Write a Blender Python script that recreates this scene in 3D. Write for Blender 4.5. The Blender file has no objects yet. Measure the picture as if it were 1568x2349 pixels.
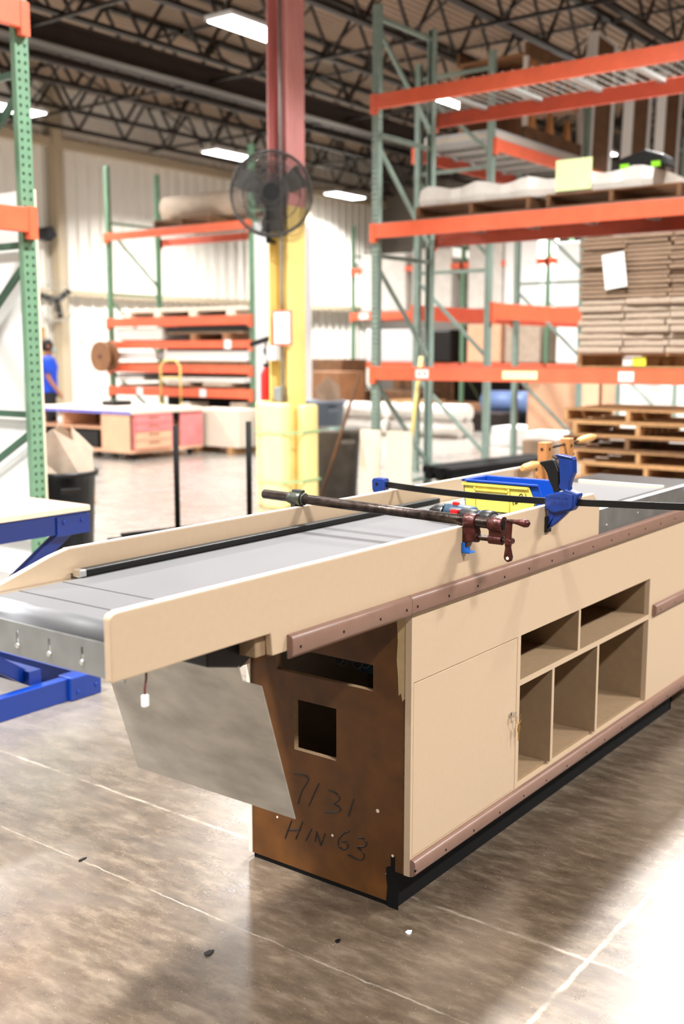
import bpy, bmesh, math, random
from mathutils import Vector, Matrix
random.seed(7)
S = bpy.context.scene
COL = S.collection
PI = math.pi

# ------------------------------------------------------------------ camera, world, lamps, exposure
cam_d = bpy.data.cameras.new('camera'); cam = bpy.data.objects.new('camera', cam_d); COL.objects.link(cam)
cam.location = (0, 0, 1.5)
cam.rotation_euler = (math.radians(90 - 8.403), 0, math.radians(36.871 - 90))
cam_d.sensor_fit = 'VERTICAL'; cam_d.sensor_height = 36.0; cam_d.sensor_width = 24.03
cam_d.lens = 38.02
cam_d.clip_end = 200
cam_d.dof.use_dof = True; cam_d.dof.focus_distance = 3.0; cam_d.dof.aperture_fstop = 2.4
S.camera = cam
S.view_settings.view_transform = 'Standard'; S.view_settings.look = 'None'
S.view_settings.gamma = 1.0; S.view_settings.use_curve_mapping = False
S.view_settings.exposure = 0.08
W = bpy.data.worlds.new('world'); S.world = W; W.use_nodes = True
W.node_tree.nodes['Background'].inputs[0].default_value = (1.0, 0.99, 0.97, 1)
W.node_tree.nodes['Background'].inputs[1].default_value = 0.06
LAMPS = [(10.8, 9.5), (17.1, 15.7), (23.2, 17.3), (16.0, 9.5), (11.7, 15.7), (5.6, 9.5), (0.4, 9.5), (21.2, 9.5),
         (0.4, 3.3), (5.6, 3.3), (10.8, 3.3), (16.0, 3.3), (21.2, 3.3), (5.6, 15.7), (0.4, 15.7),
         (0.4, -2.9), (5.6, -2.9), (10.8, -2.9), (-4.8, 3.3), (-4.8, 9.5)]
LAMP_Z = 5.5
LAMP_POWER = 260.0
LAMP_SHOW = 14.0

# ------------------------------------------------------------------ materials
def newmat(name):
    m = bpy.data.materials.new(name); m.use_nodes = True
    return m, m.node_tree, m.node_tree.nodes['Principled BSDF']
def lin(c):
    return tuple((x / 12.92 if x <= .04045 else ((x + .055) / 1.055) ** 2.4) for x in c)
def mat(name, rgb, rough=.55, metal=0.0, var=0.0, scale=8.0, bump=0.0, spec=.5, stretch=None, rvar=0.0, srgb=True, coat=0.0):
    m, nt, p = newmat(name)
    c = lin(rgb) if srgb else rgb
    p.inputs['Base Color'].default_value = (*c, 1); p.inputs['Roughness'].default_value = rough
    p.inputs['Metallic'].default_value = metal; p.inputs['Specular IOR Level'].default_value = spec
    p.inputs['Coat Weight'].default_value = coat
    if var or bump or rvar:
        tc = nt.nodes.new('ShaderNodeTexCoord'); mp = nt.nodes.new('ShaderNodeMapping'); nt.links.new(tc.outputs['Object'], mp.inputs[0])
        if stretch: mp.inputs['Scale'].default_value = stretch
        n = nt.nodes.new('ShaderNodeTexNoise'); n.inputs['Scale'].default_value = scale; n.inputs['Detail'].default_value = 6
        nt.links.new(mp.outputs[0], n.inputs['Vector'])
        if var:
            r = nt.nodes.new('ShaderNodeValToRGB'); nt.links.new(n.outputs[0], r.inputs[0])
            r.color_ramp.elements[0].position = .3; r.color_ramp.elements[1].position = .7
            r.color_ramp.elements[0].color = (*[max(0, x * (1 - var)) for x in c], 1)
            r.color_ramp.elements[1].color = (*[min(1, x * (1 + var)) for x in c], 1)
            nt.links.new(r.outputs[0], p.inputs['Base Color'])
        if rvar:
            mr = nt.nodes.new('ShaderNodeMapRange'); nt.links.new(n.outputs[0], mr.inputs[0])
            mr.inputs[3].default_value = max(.02, rough - rvar); mr.inputs[4].default_value = min(1, rough + rvar)
            nt.links.new(mr.outputs[0], p.inputs['Roughness'])
        if bump:
            b = nt.nodes.new('ShaderNodeBump'); b.inputs['Strength'].default_value = bump; b.inputs['Distance'].default_value = .01
            nt.links.new(n.outputs[0], b.inputs['Height']); nt.links.new(b.outputs[0], p.inputs['Normal'])
    return m
M = {}
M['mdf'] = mat('mdf board', (.755, .66, .55), .5, var=.02, scale=60)
M['mdf_edge'] = mat('mdf cut edge', (.86, .79, .71), .6, var=.05, scale=80)
M['mdf_dull'] = mat('mdf shelf board', (.56, .465, .355), .6, var=.06, scale=40)  # browner raw board, darkened to put the shade inside the shelves into its colour
M['hardboard'] = mat('brown hardboard', (.345, .205, .06), .5, var=.25, scale=14, rvar=.06, spec=.3)
M['chip'] = mat('chipboard cut edge', (.66, .55, .42), .9, var=.3, scale=300)
M['glue'] = mat('tan filler paint', (.72, .62, .45), .6, var=.08, scale=30)
M['rail'] = mat('brown plastic bumper', (.52, .40, .345), .38, var=.05, scale=30)
M['black'] = mat('black plastic', (.035, .035, .037), .42, spec=.4)
M['blackmatt'] = mat('matt black paint', (.02, .02, .022), .7, var=.3, scale=20, spec=.2)
M['galv'] = mat('galvanised steel', (.62, .63, .63), .42, .85, var=.10, scale=16, rvar=.1)
M['plate'] = mat('smudged stainless sheet', (.68, .665, .63), .46, .55, var=.24, scale=7, stretch=(1, 1, 2.4), rvar=.1)
M['zinc'] = mat('bright zinc', (.85, .85, .84), .25, 1.0)
M['belt'] = mat('dark grey conveyor belt', (.235, .235, .24), .55, var=.10, scale=5, rvar=.03, spec=.4)
_p = M['belt'].node_tree.nodes['Principled BSDF']; _p.inputs['Sheen Weight'].default_value = .9; _p.inputs['Sheen Roughness'].default_value = .35; _p.inputs['Sheen Tint'].default_value = (.92, .94, 1, 1)
M['rubber'] = mat('black rubber', (.05, .05, .055), .45)
M['iron'] = mat('rusty black pipe', (.24, .20, .18), .36, .75, var=.5, scale=50, rvar=.15, bump=.2)
M['casting'] = mat('worn red iron casting', (.27, .12, .105), .33, .45, var=.55, scale=45, rvar=.15, bump=.3)
M['castgreen'] = mat('worn grey green iron casting', (.27, .28, .25), .4, .6, var=.4, scale=45, bump=.3)
M['clampblue'] = mat('deep blue plastic', (.05, .18, .45), .3, var=.1, scale=30)
M['padblue'] = mat('light blue clamp pad', (.10, .42, .78), .45)
M['tableblue'] = mat('blue enamel steel', (.02, .19, .52), .3, var=.06, scale=6)
M['tabletop'] = mat('worn plywood table top', (.68, .60, .53), .5, var=.08, scale=6)
M['ply_edge'] = mat('pale plywood edge', (.93, .87, .78), .6, var=.06, scale=20)
M['green'] = mat('green rack paint', (.40, .54, .43), .42, var=.10, scale=9)
M['greygreen'] = mat('grey green rack paint', (.50, .57, .53), .42, var=.12, scale=9)
M['greendark'] = mat('dark green rack brace', (.20, .34, .26), .42, var=.1, scale=9)
M['orange'] = mat('orange rack beam paint', (.87, .39, .26), .38, var=.08, scale=7)
M['orangedark'] = mat('darker orange beam paint', (.70, .28, .18), .45, var=.12, scale=7)  # darker orange, used on the rear beams
M['wire'] = mat('zinc wire', (.62, .62, .60), .4, .7)
M['wood'] = mat('rough pine', (.70, .53, .35), .7, var=.15, scale=7, stretch=(1, 6, 6))
M['wooddark'] = mat('weathered pine', (.42, .29, .18), .75, var=.25, scale=7)
M['woodorange'] = mat('warm stained pine', (.72, .49, .28), .6, var=.15, scale=9, stretch=(6, 6, 1))
M['beech'] = mat('varnished beech', (.85, .63, .38), .35, var=.08, scale=20)
M['card'] = mat('brown cardboard', (.57, .475, .39), .8, var=.14, scale=9)
M['cardlight'] = mat('pale grey cardboard', (.68, .61, .54), .8, var=.1, scale=9)
M['wrap'] = mat('white stretch wrap', (.83, .81, .78), .35, var=.08, scale=6, bump=.4)
M['white'] = mat('white paint', (.93, .93, .92), .5)
M['cream'] = mat('cream board', (.88, .83, .76), .6, var=.04, scale=6)
M['sheetgrey'] = mat('light grey sheet', (.80, .80, .80), .5, var=.04, scale=4)
M['yellow'] = mat('yellow enamel', (.95, .84, .52), .4, var=.08, scale=4)
M['yellowplastic'] = mat('soft yellow plastic', (.97, .88, .60), .45, var=.04, scale=4)
M['binyellow'] = mat('scuffed yellow plastic', (.92, .84, .38), .42, var=.10, scale=40)
M['binblue'] = mat('blue bin plastic', (.04, .26, .64), .35)
M['pinkpaint'] = mat('faded red primer', (.84, .56, .54), .5, var=.14, scale=4, stretch=(3, 3, .6))
M['salmon'] = mat('salmon painted wood', (.86, .50, .50), .55, var=.15, scale=5)
M['peach'] = mat('peach plywood', (.88, .68, .55), .6, var=.08, scale=5)
M['brown'] = mat('brown wood', (.55, .38, .25), .7, var=.15, scale=5)
M['purple'] = mat('periwinkle edging', (.45, .45, .80), .5)
M['red'] = mat('signal red', (.80, .08, .08), .4)
M['redlabel'] = mat('sign red border', (.92, .45, .40), .5)
M['orangelabel'] = mat('salmon paper label', (.93, .58, .48), .6)
M['strapgreen'] = mat('pale green strap', (.60, .76, .55), .5)
M['cagegrey'] = mat('dusty dark wire', (.30, .29, .28), .5, .3)
M['greyplastic'] = mat('grey bin plastic', (.36, .40, .45), .5)
M['brownbin'] = mat('dirty dark bin plastic', (.40, .37, .34), .5, var=.3, scale=6)
M['labelyellow'] = mat('bright yellow label', (.93, .93, .25), .5)
M['labelcream'] = mat('cream yellow label', (.97, .93, .70), .5)
M['limepaper'] = mat('pale lime paper', (.90, .95, .70), .6)
M['lime'] = mat('lime green plastic', (.55, .85, .15), .4)
M['ink'] = mat('black marker ink', (.02, .02, .03), .4)
M['greyink'] = mat('faint grey print', (.62, .63, .64), .6)
M['drillblue'] = mat('petrol blue plastic', (.09, .22, .30), .4)
M['redplastic'] = mat('red switch plastic', (.85, .06, .05), .3)
M['chrome'] = mat('chrome', (.85, .85, .86), .12, 1.0)
M['brass'] = mat('brass', (.74, .56, .26), .3, 1.0)
M['skin'] = mat('skin', (.62, .42, .32), .5)
M['shirt'] = mat('royal blue cloth', (.05, .28, .80), .8, var=.1, scale=6)
M['trousers'] = mat('black cloth', (.08, .08, .09), .85)
M['mask'] = mat('pale blue mask', (.60, .80, .82), .8)
M['hair'] = mat('dark hair', (.07, .05, .045), .7)
M['deck'] = mat('tan roof deck', (.56, .48, .405), .7, var=.10, scale=1.2)
M['joist'] = mat('dark bronze steel', (.12, .09, .07), .5, var=.2, scale=3)
M['girder'] = mat('brown grey girder', (.20, .16, .135), .5, var=.15, scale=3)
M['lamphouse'] = mat('white lamp housing', (.85, .85, .85), .4)
M['rearwall'] = mat('white steel wall sheet', (.92, .905, .87), .45, var=.03, scale=.8)
M['girt'] = mat('tan wall girt', (.70, .64, .54), .5)
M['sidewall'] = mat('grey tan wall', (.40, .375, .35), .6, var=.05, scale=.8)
M['wine'] = mat('dark red cable', (.35, .06, .08), .4)
M['bluewrap'] = mat('slate blue wrap', (.36, .45, .62), .4)
def emis(name, col, st):
    m, nt, p = newmat(name); p.inputs['Emission Color'].default_value = (*col, 1); p.inputs['Emission Strength'].default_value = st
    p.inputs['Base Color'].default_value = (.9, .9, .9, 1); return m
M['diffuser'] = emis('lit lamp diffuser', (1, .99, .96), LAMP_SHOW)

def floor_material():
    m, nt, p = newmat('sealed concrete'); N = nt.nodes; L = nt.links
    tc = N.new('ShaderNodeTexCoord')
    def noise(sc, det=8, stretch=None, rough=.6, dist=0):
        n = N.new('ShaderNodeTexNoise'); n.inputs['Scale'].default_value = sc; n.inputs['Detail'].default_value = det
        n.inputs['Roughness'].default_value = rough; n.inputs['Distortion'].default_value = dist
        mp = N.new('ShaderNodeMapping'); L.new(tc.outputs['Object'], mp.inputs[0])
        if stretch: mp.inputs['Scale'].default_value = stretch[0]; mp.inputs['Rotation'].default_value = (0, 0, stretch[1])
        L.new(mp.outputs[0], n.inputs['Vector']); return n.outputs[0]
    def ramp(src, stops):
        r = N.new('ShaderNodeValToRGB'); L.new(src, r.inputs[0])
        e = r.color_ramp.elements
        while len(e) < len(stops): e.new(.5)
        for k, (pos, c) in enumerate(stops): e[k].position = pos; e[k].color = (*lin(c), 1) if len(c) == 3 else c
        return r.outputs[0]
    def mixc(a, b, f, mode='MIX'):
        x = N.new('ShaderNodeMix'); x.data_type = 'RGBA'; x.blend_type = mode
        if isinstance(f, float): x.inputs[0].default_value = f
        else: L.new(f, x.inputs[0])
        if isinstance(a, tuple): x.inputs[6].default_value = (*a, 1)
        else: L.new(a, x.inputs[6])
        if isinstance(b, tuple): x.inputs[7].default_value = (*b, 1)
        else: L.new(b, x.inputs[7])
        return x.outputs[2]
    def math_(op, a, b=None):
        x = N.new('ShaderNodeMath'); x.operation = op
        for i, v in enumerate((a, b)):
            if v is None: continue
            if isinstance(v, (int, float)): x.inputs[i].default_value = v
            else: L.new(v, x.inputs[i])
        return x.outputs[0]
    big = ramp(noise(1.1, 5, dist=.4), [(.34, (.22, .18, .14)), (.5, (.33, .28, .225)), (.66, (.50, .44, .375))])
    fine = ramp(noise(21, 12, ((1, .35, 1), .6), .7), [(.30, (.19, .15, .115)), (.5, (.35, .295, .24)), (.74, (.55, .49, .42))])
    col = mixc(big, fine, .72)
    # paler colour beyond the counter stands in for the far floor's reflected light
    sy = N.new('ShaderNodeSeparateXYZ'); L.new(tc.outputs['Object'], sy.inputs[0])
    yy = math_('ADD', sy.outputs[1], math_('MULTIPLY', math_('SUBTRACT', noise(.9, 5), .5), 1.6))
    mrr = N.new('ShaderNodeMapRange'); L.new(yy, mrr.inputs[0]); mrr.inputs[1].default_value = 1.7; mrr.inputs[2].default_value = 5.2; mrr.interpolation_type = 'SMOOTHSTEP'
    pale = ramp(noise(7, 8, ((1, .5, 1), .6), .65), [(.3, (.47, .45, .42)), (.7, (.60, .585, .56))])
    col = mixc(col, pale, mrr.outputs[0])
    sp = ramp(noise(240, 2), [(.70, (0, 0, 0)), (.74, (1, 1, 1))])
    col = mixc(col, lin((.86, .82, .76)), sp)
    # control joints in the slab and long scratches
    sx = N.new('ShaderNodeSeparateXYZ'); L.new(tc.outputs['Object'], sx.inputs[0])
    wob = math_('MULTIPLY', math_('SUBTRACT', noise(14, 6), .5), .022)
    def line(axis, pos, w):
        d = math_('ABSOLUTE', math_('SUBTRACT', math_('ADD', sx.outputs[axis], wob), pos))
        return math_('SUBTRACT', 1.0, math_('MINIMUM', math_('DIVIDE', d, w), 1.0))
    tot = None
    for axis, pos, w in ((0, 2.372, .0075), (1, 1.012, .009), (0, 1.965, .0035), (0, 7.4, .008), (1, 6.1, .008)):
        l = line(axis, pos, w); tot = l if tot is None else math_('MAXIMUM', tot, l)
    brk = ramp(noise(9, 4), [(.35, (.25, .25, .25)), (.6, (1, 1, 1))])
    tm = math_('MULTIPLY', math_('POWER', tot, .6), brk)
    col = mixc(col, lin((.70, .66, .60)), math_('MULTIPLY', tm, .7))
    L.new(col, p.inputs['Base Color'])
    mr = N.new('ShaderNodeMapRange'); L.new(noise(5, 6), mr.inputs[0]); mr.inputs[1].default_value = .3; mr.inputs[2].default_value = .7
    mr.inputs[3].default_value = .20; mr.inputs[4].default_value = .36
    L.new(mr.outputs[0], p.inputs['Roughness'])
    p.inputs['Specular IOR Level'].default_value = .8; p.inputs['Coat Weight'].default_value = .6; p.inputs['Coat Roughness'].default_value = .27
    b = N.new('ShaderNodeBump'); b.inputs['Strength'].default_value = .12; b.inputs['Distance'].default_value = .004
    L.new(noise(60, 6), b.inputs['Height']); L.new(b.outputs[0], p.inputs['Normal'])
    return m
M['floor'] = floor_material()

# ------------------------------------------------------------------ mesh helpers
class MB:
    def __init__(s): s.v = []; s.f = []; s.sm = []
    def add(s, vs, fs, smooth=False, mtx=None):
        o = len(s.v)
        s.v += [tuple((mtx @ Vector(v)) if mtx else v) for v in vs]
        s.f += [tuple(o + i for i in f) for f in fs]; s.sm += [smooth] * len(fs); return s
    def box(s, x0, x1, y0, y1, z0, z1, mtx=None):
        if x0 > x1: x0, x1 = x1, x0
        if y0 > y1: y0, y1 = y1, y0
        if z0 > z1: z0, z1 = z1, z0
        vs = [(x, y, z) for x in (x0, x1) for y in (y0, y1) for z in (z0, z1)]
        return s.add(vs, [(0, 1, 3, 2), (4, 6, 7, 5), (0, 4, 5, 1), (2, 3, 7, 6), (0, 2, 6, 4), (1, 5, 7, 3)], False, mtx)
    def prism(s, poly, plane, a, b, mtx=None, smooth=False):
        # poly in the named plane ('xz','yz','xy'), extruded from a to b along the remaining axis
        def P(u, w, t): return {'xz': (u, t, w), 'yz': (t, u, w), 'xy': (u, w, t)}[plane]
        n = len(poly); vs = [P(u, w, a) for u, w in poly] + [P(u, w, b) for u, w in poly]
        fs = [tuple(range(n)), tuple(range(2 * n - 1, n - 1, -1))]
        s.add(vs, fs, False, mtx); o = len(s.v) - 2 * n
        for i in range(n): j = (i + 1) % n; s.f.append((o + i, o + n + i, o + n + j, o + j)); s.sm.append(smooth)
        return s
    def tube(s, path, r, n=10, caps=True, mtx=None, smooth=True, flat=None):
        path = [Vector(p) for p in path]; R = r if isinstance(r, (list, tuple)) else [r] * len(path)
        rings = []; up = None
        for i, p in enumerate(path):
            t = (path[min(i + 1, len(path) - 1)] - path[max(i - 1, 0)])
            t = t.normalized() if t.length > 1e-9 else Vector((0, 0, 1))
            if up is None: up = Vector((0, 0, 1)) if abs(t.z) < .9 else Vector((1, 0, 0))
            a = t.cross(up).normalized(); bb = a.cross(t).normalized(); up = bb
            fl = flat or 1.0
            rings.append([p + a * (R[i] * math.cos(2 * PI * k / n)) + bb * (R[i] * fl * math.sin(2 * PI * k / n)) for k in range(n)])
        vs = [tuple(q) for rg in rings for q in rg]; fs = []
        for i in range(len(rings) - 1):
            for k in range(n): fs.append((i * n + k, i * n + (k + 1) % n, (i + 1) * n + (k + 1) % n, (i + 1) * n + k))
        s.add(vs, fs, smooth, mtx)
        if caps: 
            o = len(s.v) - len(vs)
            s.f.append(tuple(o + k for k in range(n - 1, -1, -1))); s.sm.append(False)
            s.f.append(tuple(o + (len(rings) - 1) * n + k for k in range(n))); s.sm.append(False)
        return s
    def bar(s, p0, p1, w, h, mtx=None):      # rectangular bar between two points
        p0 = Vector(p0); p1 = Vector(p1); t = (p1 - p0).normalized(); up = Vector((0, 0, 1)) if abs(t.z) < .95 else Vector((0, 1, 0))
        a = t.cross(up).normalized() * (w / 2); b = a.normalized().cross(t).normalized() * (h / 2)
        vs = [tuple(p + a * i + b * j) for p in (p0, p1) for i, j in ((-1, -1), (1, -1), (1, 1), (-1, 1))]
        return s.add(vs, [(0, 1, 2, 3), (7, 6, 5, 4), (0, 4, 5, 1), (1, 5, 6, 2), (2, 6, 7, 3), (3, 7, 4, 0)], False, mtx)
    def lathe(s, prof, n=24, mtx=None, smooth=True):
        vs = [(r * math.cos(2 * PI * k / n), r * math.sin(2 * PI * k / n), z) for r, z in prof for k in range(n)]; fs = []
        for i in range(len(prof) - 1):
            for k in range(n): fs.append((i * n + k, i * n + (k + 1) % n, (i + 1) * n + (k + 1) % n, (i + 1) * n + k))
        return s.add(vs, fs, smooth, mtx)
    def build(s, name, material, parent=None, world=False, bevel=0.0, seg=2, sub=0, solid=0):
        me = bpy.data.meshes.new(name)
        off = Vector(parent_world(parent)) if (parent and world) else Vector((0, 0, 0))
        me.from_pydata([tuple(Vector(v) - off) for v in s.v], [], s.f)
        bm = bmesh.new(); bm.from_mesh(me)
        bmesh.ops.remove_doubles(bm, verts=bm.verts, dist=1e-6)
        bmesh.ops.recalc_face_normals(bm, faces=bm.faces)
        if len(bm.faces) == len(s.sm):
            bm.faces.ensure_lookup_table()
        bm.to_mesh(me); bm.free()
        if len(me.polygons) == len(s.sm):
            for p, f in zip(me.polygons, s.sm): p.use_smooth = f
        me.materials.append(M[material] if isinstance(material, str) else material)
        o = bpy.data.objects.new(name, me); COL.objects.link(o)
        if parent: o.parent = parent
        if bevel:
            b = o.modifiers.new('bevel', 'BEVEL'); b.width = bevel; b.segments = seg; b.limit_method = 'ANGLE'; b.angle_limit = math.radians(40)
        if solid:
            q = o.modifiers.new('solidify', 'SOLIDIFY'); q.thickness = solid; q.offset = 0
        if sub:
            q = o.modifiers.new('subsurf', 'SUBSURF'); q.levels = sub; q.render_levels = sub
        return o
def parent_world(p):
    v = Vector((0, 0, 0))
    while p: v += p.location; p = p.parent
    return v
def tag(o, label=None, cat=None, group=None, kind=None):
    if label: o['label'] = label
    if cat: o['category'] = cat
    if group: o['group'] = group
    if kind: o['kind'] = kind
    return o
def thing(name, label, cat, loc=(0, 0, 0), rotz=0.0, group=None):
    o = bpy.data.objects.new(name, None); COL.objects.link(o); o.location = loc; o.rotation_euler = (0, 0, rotz)
    o.empty_display_size = .1
    return tag(o, label, cat, group)
def structure(o): o['kind'] = 'structure'; return o
def copy_tree(o, parent=None):
    c = o.copy(); COL.objects.link(c)
    if parent: c.parent = parent
    for ch in list(o.children): copy_tree(ch, c)
    return c
def box(x0, x1, y0, y1, z0, z1): return MB().box(x0, x1, y0, y1, z0, z1)
def rotm(ang, axis, pivot=(0, 0, 0)):
    p = Vector(pivot); return Matrix.Translation(p) @ Matrix.Rotation(ang, 4, axis) @ Matrix.Translation(-p)

# ------------------------------------------------------------------ the room
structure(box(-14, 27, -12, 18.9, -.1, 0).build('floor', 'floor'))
mb = MB(); x = -14.0; prof = []
while x < 27: prof += [(x, 18.5), (x + .22, 18.5), (x + .24, 18.455), (x + .29, 18.455), (x + .31, 18.5)]; x += .31
prof += [(27, 18.8), (-14, 18.8)]
n = len(prof); vs = [(a, b, 0) for a, b in prof] + [(a, b, 7.0) for a, b in prof]
fs = [tuple(range(n)), tuple(range(2 * n - 1, n - 1, -1))] + [(i, (i + 1) % n, n + (i + 1) % n, n + i) for i in range(n)]
structure(mb.add(vs, fs).build('wall_back', 'rearwall'))
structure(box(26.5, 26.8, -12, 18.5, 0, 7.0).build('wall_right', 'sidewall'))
structure(box(-14.3, -14, -12, 18.8, 0, 7.0).build('wall_left', 'rearwall'))
structure(box(-14, 27, -12.3, -12, 0, 7.0).build('wall_front', 'rearwall'))
mb = MB(); y = -12.0; prof = []
while y < 18.8: prof += [(y, 6.86), (y + .09, 6.86), (y + .11, 6.90), (y + .14, 6.90)]; y += .152
prof += [(18.8, 7.1), (-12, 7.1)]
structure(mb.prism(prof, 'yz', -14, 27).build('ceiling', 'deck'))
structure(box(-14, 26.5, 18.30, 18.45, 2.66, 2.78).build('trim_1', 'girt'))
structure(box(-14, 26.5, 18.28, 18.45, 5.62, 5.80).build('trim_2', 'girt'))
structure(box(14.62, 14.80, 18.18, 18.45, 0, 6.86).build('trim_3', 'girt'))
structure(box(22.7, 22.88, 18.18, 18.45, 0, 6.86).build('trim_4', 'girt'))
# a tall pale partition by the far rack end
o = box(12.05, 12.95, 10.28, 10.62, 0, 3.35).build('partition_panel', 'sheetgrey')
tag(o, 'tall light grey partition panel standing right of the far sheet rack', 'partition')

# roof joists (open web), one shared mesh
X0, X1 = -6.0, 26.4
mb = MB(); zb, zt = 5.95, 6.80
for z in (zb, zt):
    mb.box(X0, X1, -.055, -.012, z - .03, z + .03); mb.box(X0, X1, .012, .055, z - .03, z + .03)
x = X0; k = 0
while x < X1 - .7:
    a, b = (zb, zt) if k % 2 == 0 else (zt, zb)
    mb.bar((x, 0, a), (x + .62, 0, b), .032, .05); x += .62; k += 1
j0 = mb.build('roof_joist', 'joist')
ys = [y for y in [ -4.4, -2.9, -1.4, .1, 1.6, 3.1, 4.6, 6.1, 7.6, 9.1, 10.6, 12.1, 13.6, 15.1, 16.6, 18.0]]
for i, y in enumerate(ys):
    o = j0 if i == 0 else j0.copy()
    if i: COL.objects.link(o)
    o.location = (0, y, 0)
    tag(o, 'dark open-web steel joist spanning under the tan roof deck', 'roof joist', 'open-web joists under the roof')
mb = MB(); mb.box(-6, 26.4, -.13, .13, 5.88, 5.91).box(-6, 26.4, -.13, .13, 6.2, 6.23).box(-6, 26.4, -.01, .01, 5.91, 6.2)
o = mb.build('roof_girder', 'girder'); o.location = (0, 12.9, -.12)
tag(o, 'long brown I-beam girder hung below the joists across the upper left', 'girder')
mb = MB().tube([(-6, 13.35, 5.72), (26, 13.35, 5.72)], .055, 10)
tag(mb.build('sprinkler_pipe', 'joist'), 'dark pipe running alongside the brown roof girder', 'pipe')
brp = None
for i, x in enumerate((2.5, 6.2, 9.9, 13.6, 17.3, 21.0, 24.5)):
    if brp is None:
        mb = MB().box(-.025, .025, -5, 18.3, 5.885, 5.93); mb.box(-.025, .025, -5, 18.3, 6.76, 6.80)
        for k in range(len(ys) - 1):
            mb.bar((0, ys[k], 5.92), (0, ys[k + 1], 6.78), .03, .03); mb.bar((0, ys[k], 6.78), (0, ys[k + 1], 5.92), .03, .03)
        brp = mb.build('joist_bridging', 'joist'); o = brp
    else: o = brp.copy(); COL.objects.link(o)
    o.location = (x, 0, 0)
    tag(o, 'thin cross bridging bars tying the roof joists together', 'bridging', 'cross bridging between joists')

# lamps
proto = None
lamp_labels = {0: 'bright high-bay lamp at the top left of the red column', 1: 'bright high-bay lamp above the far sheet rack', 2: 'bright high-bay lamp low between fan and tall right rack',
               3: 'bright high-bay lamp seen behind the top orange beam on the right', 4: 'bright high-bay lamp cut by the near green upright at left'}
for i, (x, y) in enumerate(LAMPS):
    if proto is None:
        t = thing('high_bay_lamp', '', 'ceiling lamp', (x, y, LAMP_Z))
        MB().box(-.64, .64, -.23, .23, .012, .075).build('housing', 'lamphouse', t, bevel=.01)
        MB().box(-.60, .60, -.20, .20, 0.0, .012).build('diffuser', 'diffuser', t)
        m = MB()
        for sx in (-.5, .5): m.tube([(sx, 0, .07), (sx, 0, 1.36)], .006, 6)
        m.build('hanger', 'wire', t); proto = t
    else:
        t = copy_tree(proto); t.location = (x, y, LAMP_Z)
    if i in lamp_labels: tag(t, lamp_labels[i], 'ceiling lamp', 'high-bay lamps')
    else: tag(t, 'bright high-bay lamp hanging outside the picture', 'ceiling lamp', 'high-bay lamps out of view')
    ld = bpy.data.lights.new('lamp_light', 'AREA'); ld.shape = 'RECTANGLE'; ld.size = 1.2; ld.size_y = .4
    ld.energy = LAMP_POWER; ld.color = (1, .985, .965); ld.spread = math.radians(140)
    lo = bpy.data.objects.new('lamp_light', ld); COL.objects.link(lo); lo.parent = t; lo.location = (0, 0, -.01)

# ------------------------------------------------------------------ checkout counter
CT = thing('checkout_counter', 'unfinished tan checkout counter with long conveyor belt and open shelves', 'checkout counter', (2.291, 1.49, 0))
def cpart(mb, name, m, label=None, parent=None, **kw):
    o = mb.build(name, m, parent or CT, world=True, **kw)
    if label: o['label'] = label
    return o
YF = 1.49; YB = 2.066; XE = 2.291; XR = 4.75
# near side board (fence), overhanging to the left
def roundcorner(cx, cz, r, a0, a1, n=5): return [(cx + r * math.cos(a0 + (a1 - a0) * k / n), cz + r * math.sin(a0 + (a1 - a0) * k / n)) for k in range(n + 1)]
poly = [(1.283, .897)] + roundcorner(1.283 + .012, 1.027 - .012, .012, PI, PI / 2) + [(3.40, 1.027), (3.452, .985), (3.452, .846), (1.735, .846), (1.73, .897)]
cpart(MB().prism(poly, 'xz', YF, YF + .019), 'side_board', 'mdf', 'near tan side board of the conveyor', bevel=.0025)
cpart(MB().box(1.30, 3.40, YF + .0005, YF + .0185, 1.0262, 1.0285), 'edge_strip', 'mdf_edge', 'pale edging strip on top of the near side board')
poly = [(1.30, .90), (1.30, .93), (1.60, 1.022), (1.645, 1.032), (4.10, 1.032), (4.10, .90)]
cpart(MB().prism(poly, 'xz', 2.06, 2.079), 'side_board', 'mdf', 'far tan side board of the conveyor with sloped end', bevel=.0025)
cpart(MB().box(1.65, 4.10, 2.0605, 2.0785, 1.0312, 1.0335), 'edge_strip', 'mdf_edge', 'pale edging strip on top of the far side board')
# belt bed, belt and roller
cpart(MB().box(1.44, 4.18, 1.515, 2.055, .899, .930), 'belt_bed', 'galv')
cpart(MB().tube([(1.415, 1.532, .925), (1.415, 2.022, .925)], .036, 24), 'end_roller', 'rubber', 'black roller at the conveyor end')
n = 14; prof = [(1.415 + .040 * math.cos(PI / 2 + PI * k / n), .925 + .040 * math.sin(PI / 2 + PI * k / n)) for k in range(n + 1)]
top = [(3.28, .965)] + prof + [(3.28, .885)]
inner = [(3.28, .888)] + [(1.415 + .037 * math.cos(3 * PI / 2 - PI * k / n), .925 + .037 * math.sin(3 * PI / 2 - PI * k / n)) for k in range(n + 1)] + [(3.28, .962)]
vs = []; fs = []; L_ = top + inner; n2 = len(L_)
b = MB(); b.prism(L_, 'xz', 1.530, 2.024)
o = cpart(b, 'conveyor_belt', 'belt', 'long near conveyor belt')
for p in o.data.polygons: p.use_smooth = abs(p.normal.y) < .5 and p.center.x < -.83
for k, x in enumerate((1.475, 1.575)):
    pass
cpart(MB().box(1.478, 1.4815, 1.531, 2.023, .9645, .9656).box(1.600, 1.603, 1.531, 2.023, .9645, .9656), 'belt_seam', 'rubber')
cpart(MB().box(1.36, 4.15, 2.026, 2.059, .90, .962), 'frame_rail', 'zinc', 'bright steel rail between belt and far side board', bevel=.002)
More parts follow.
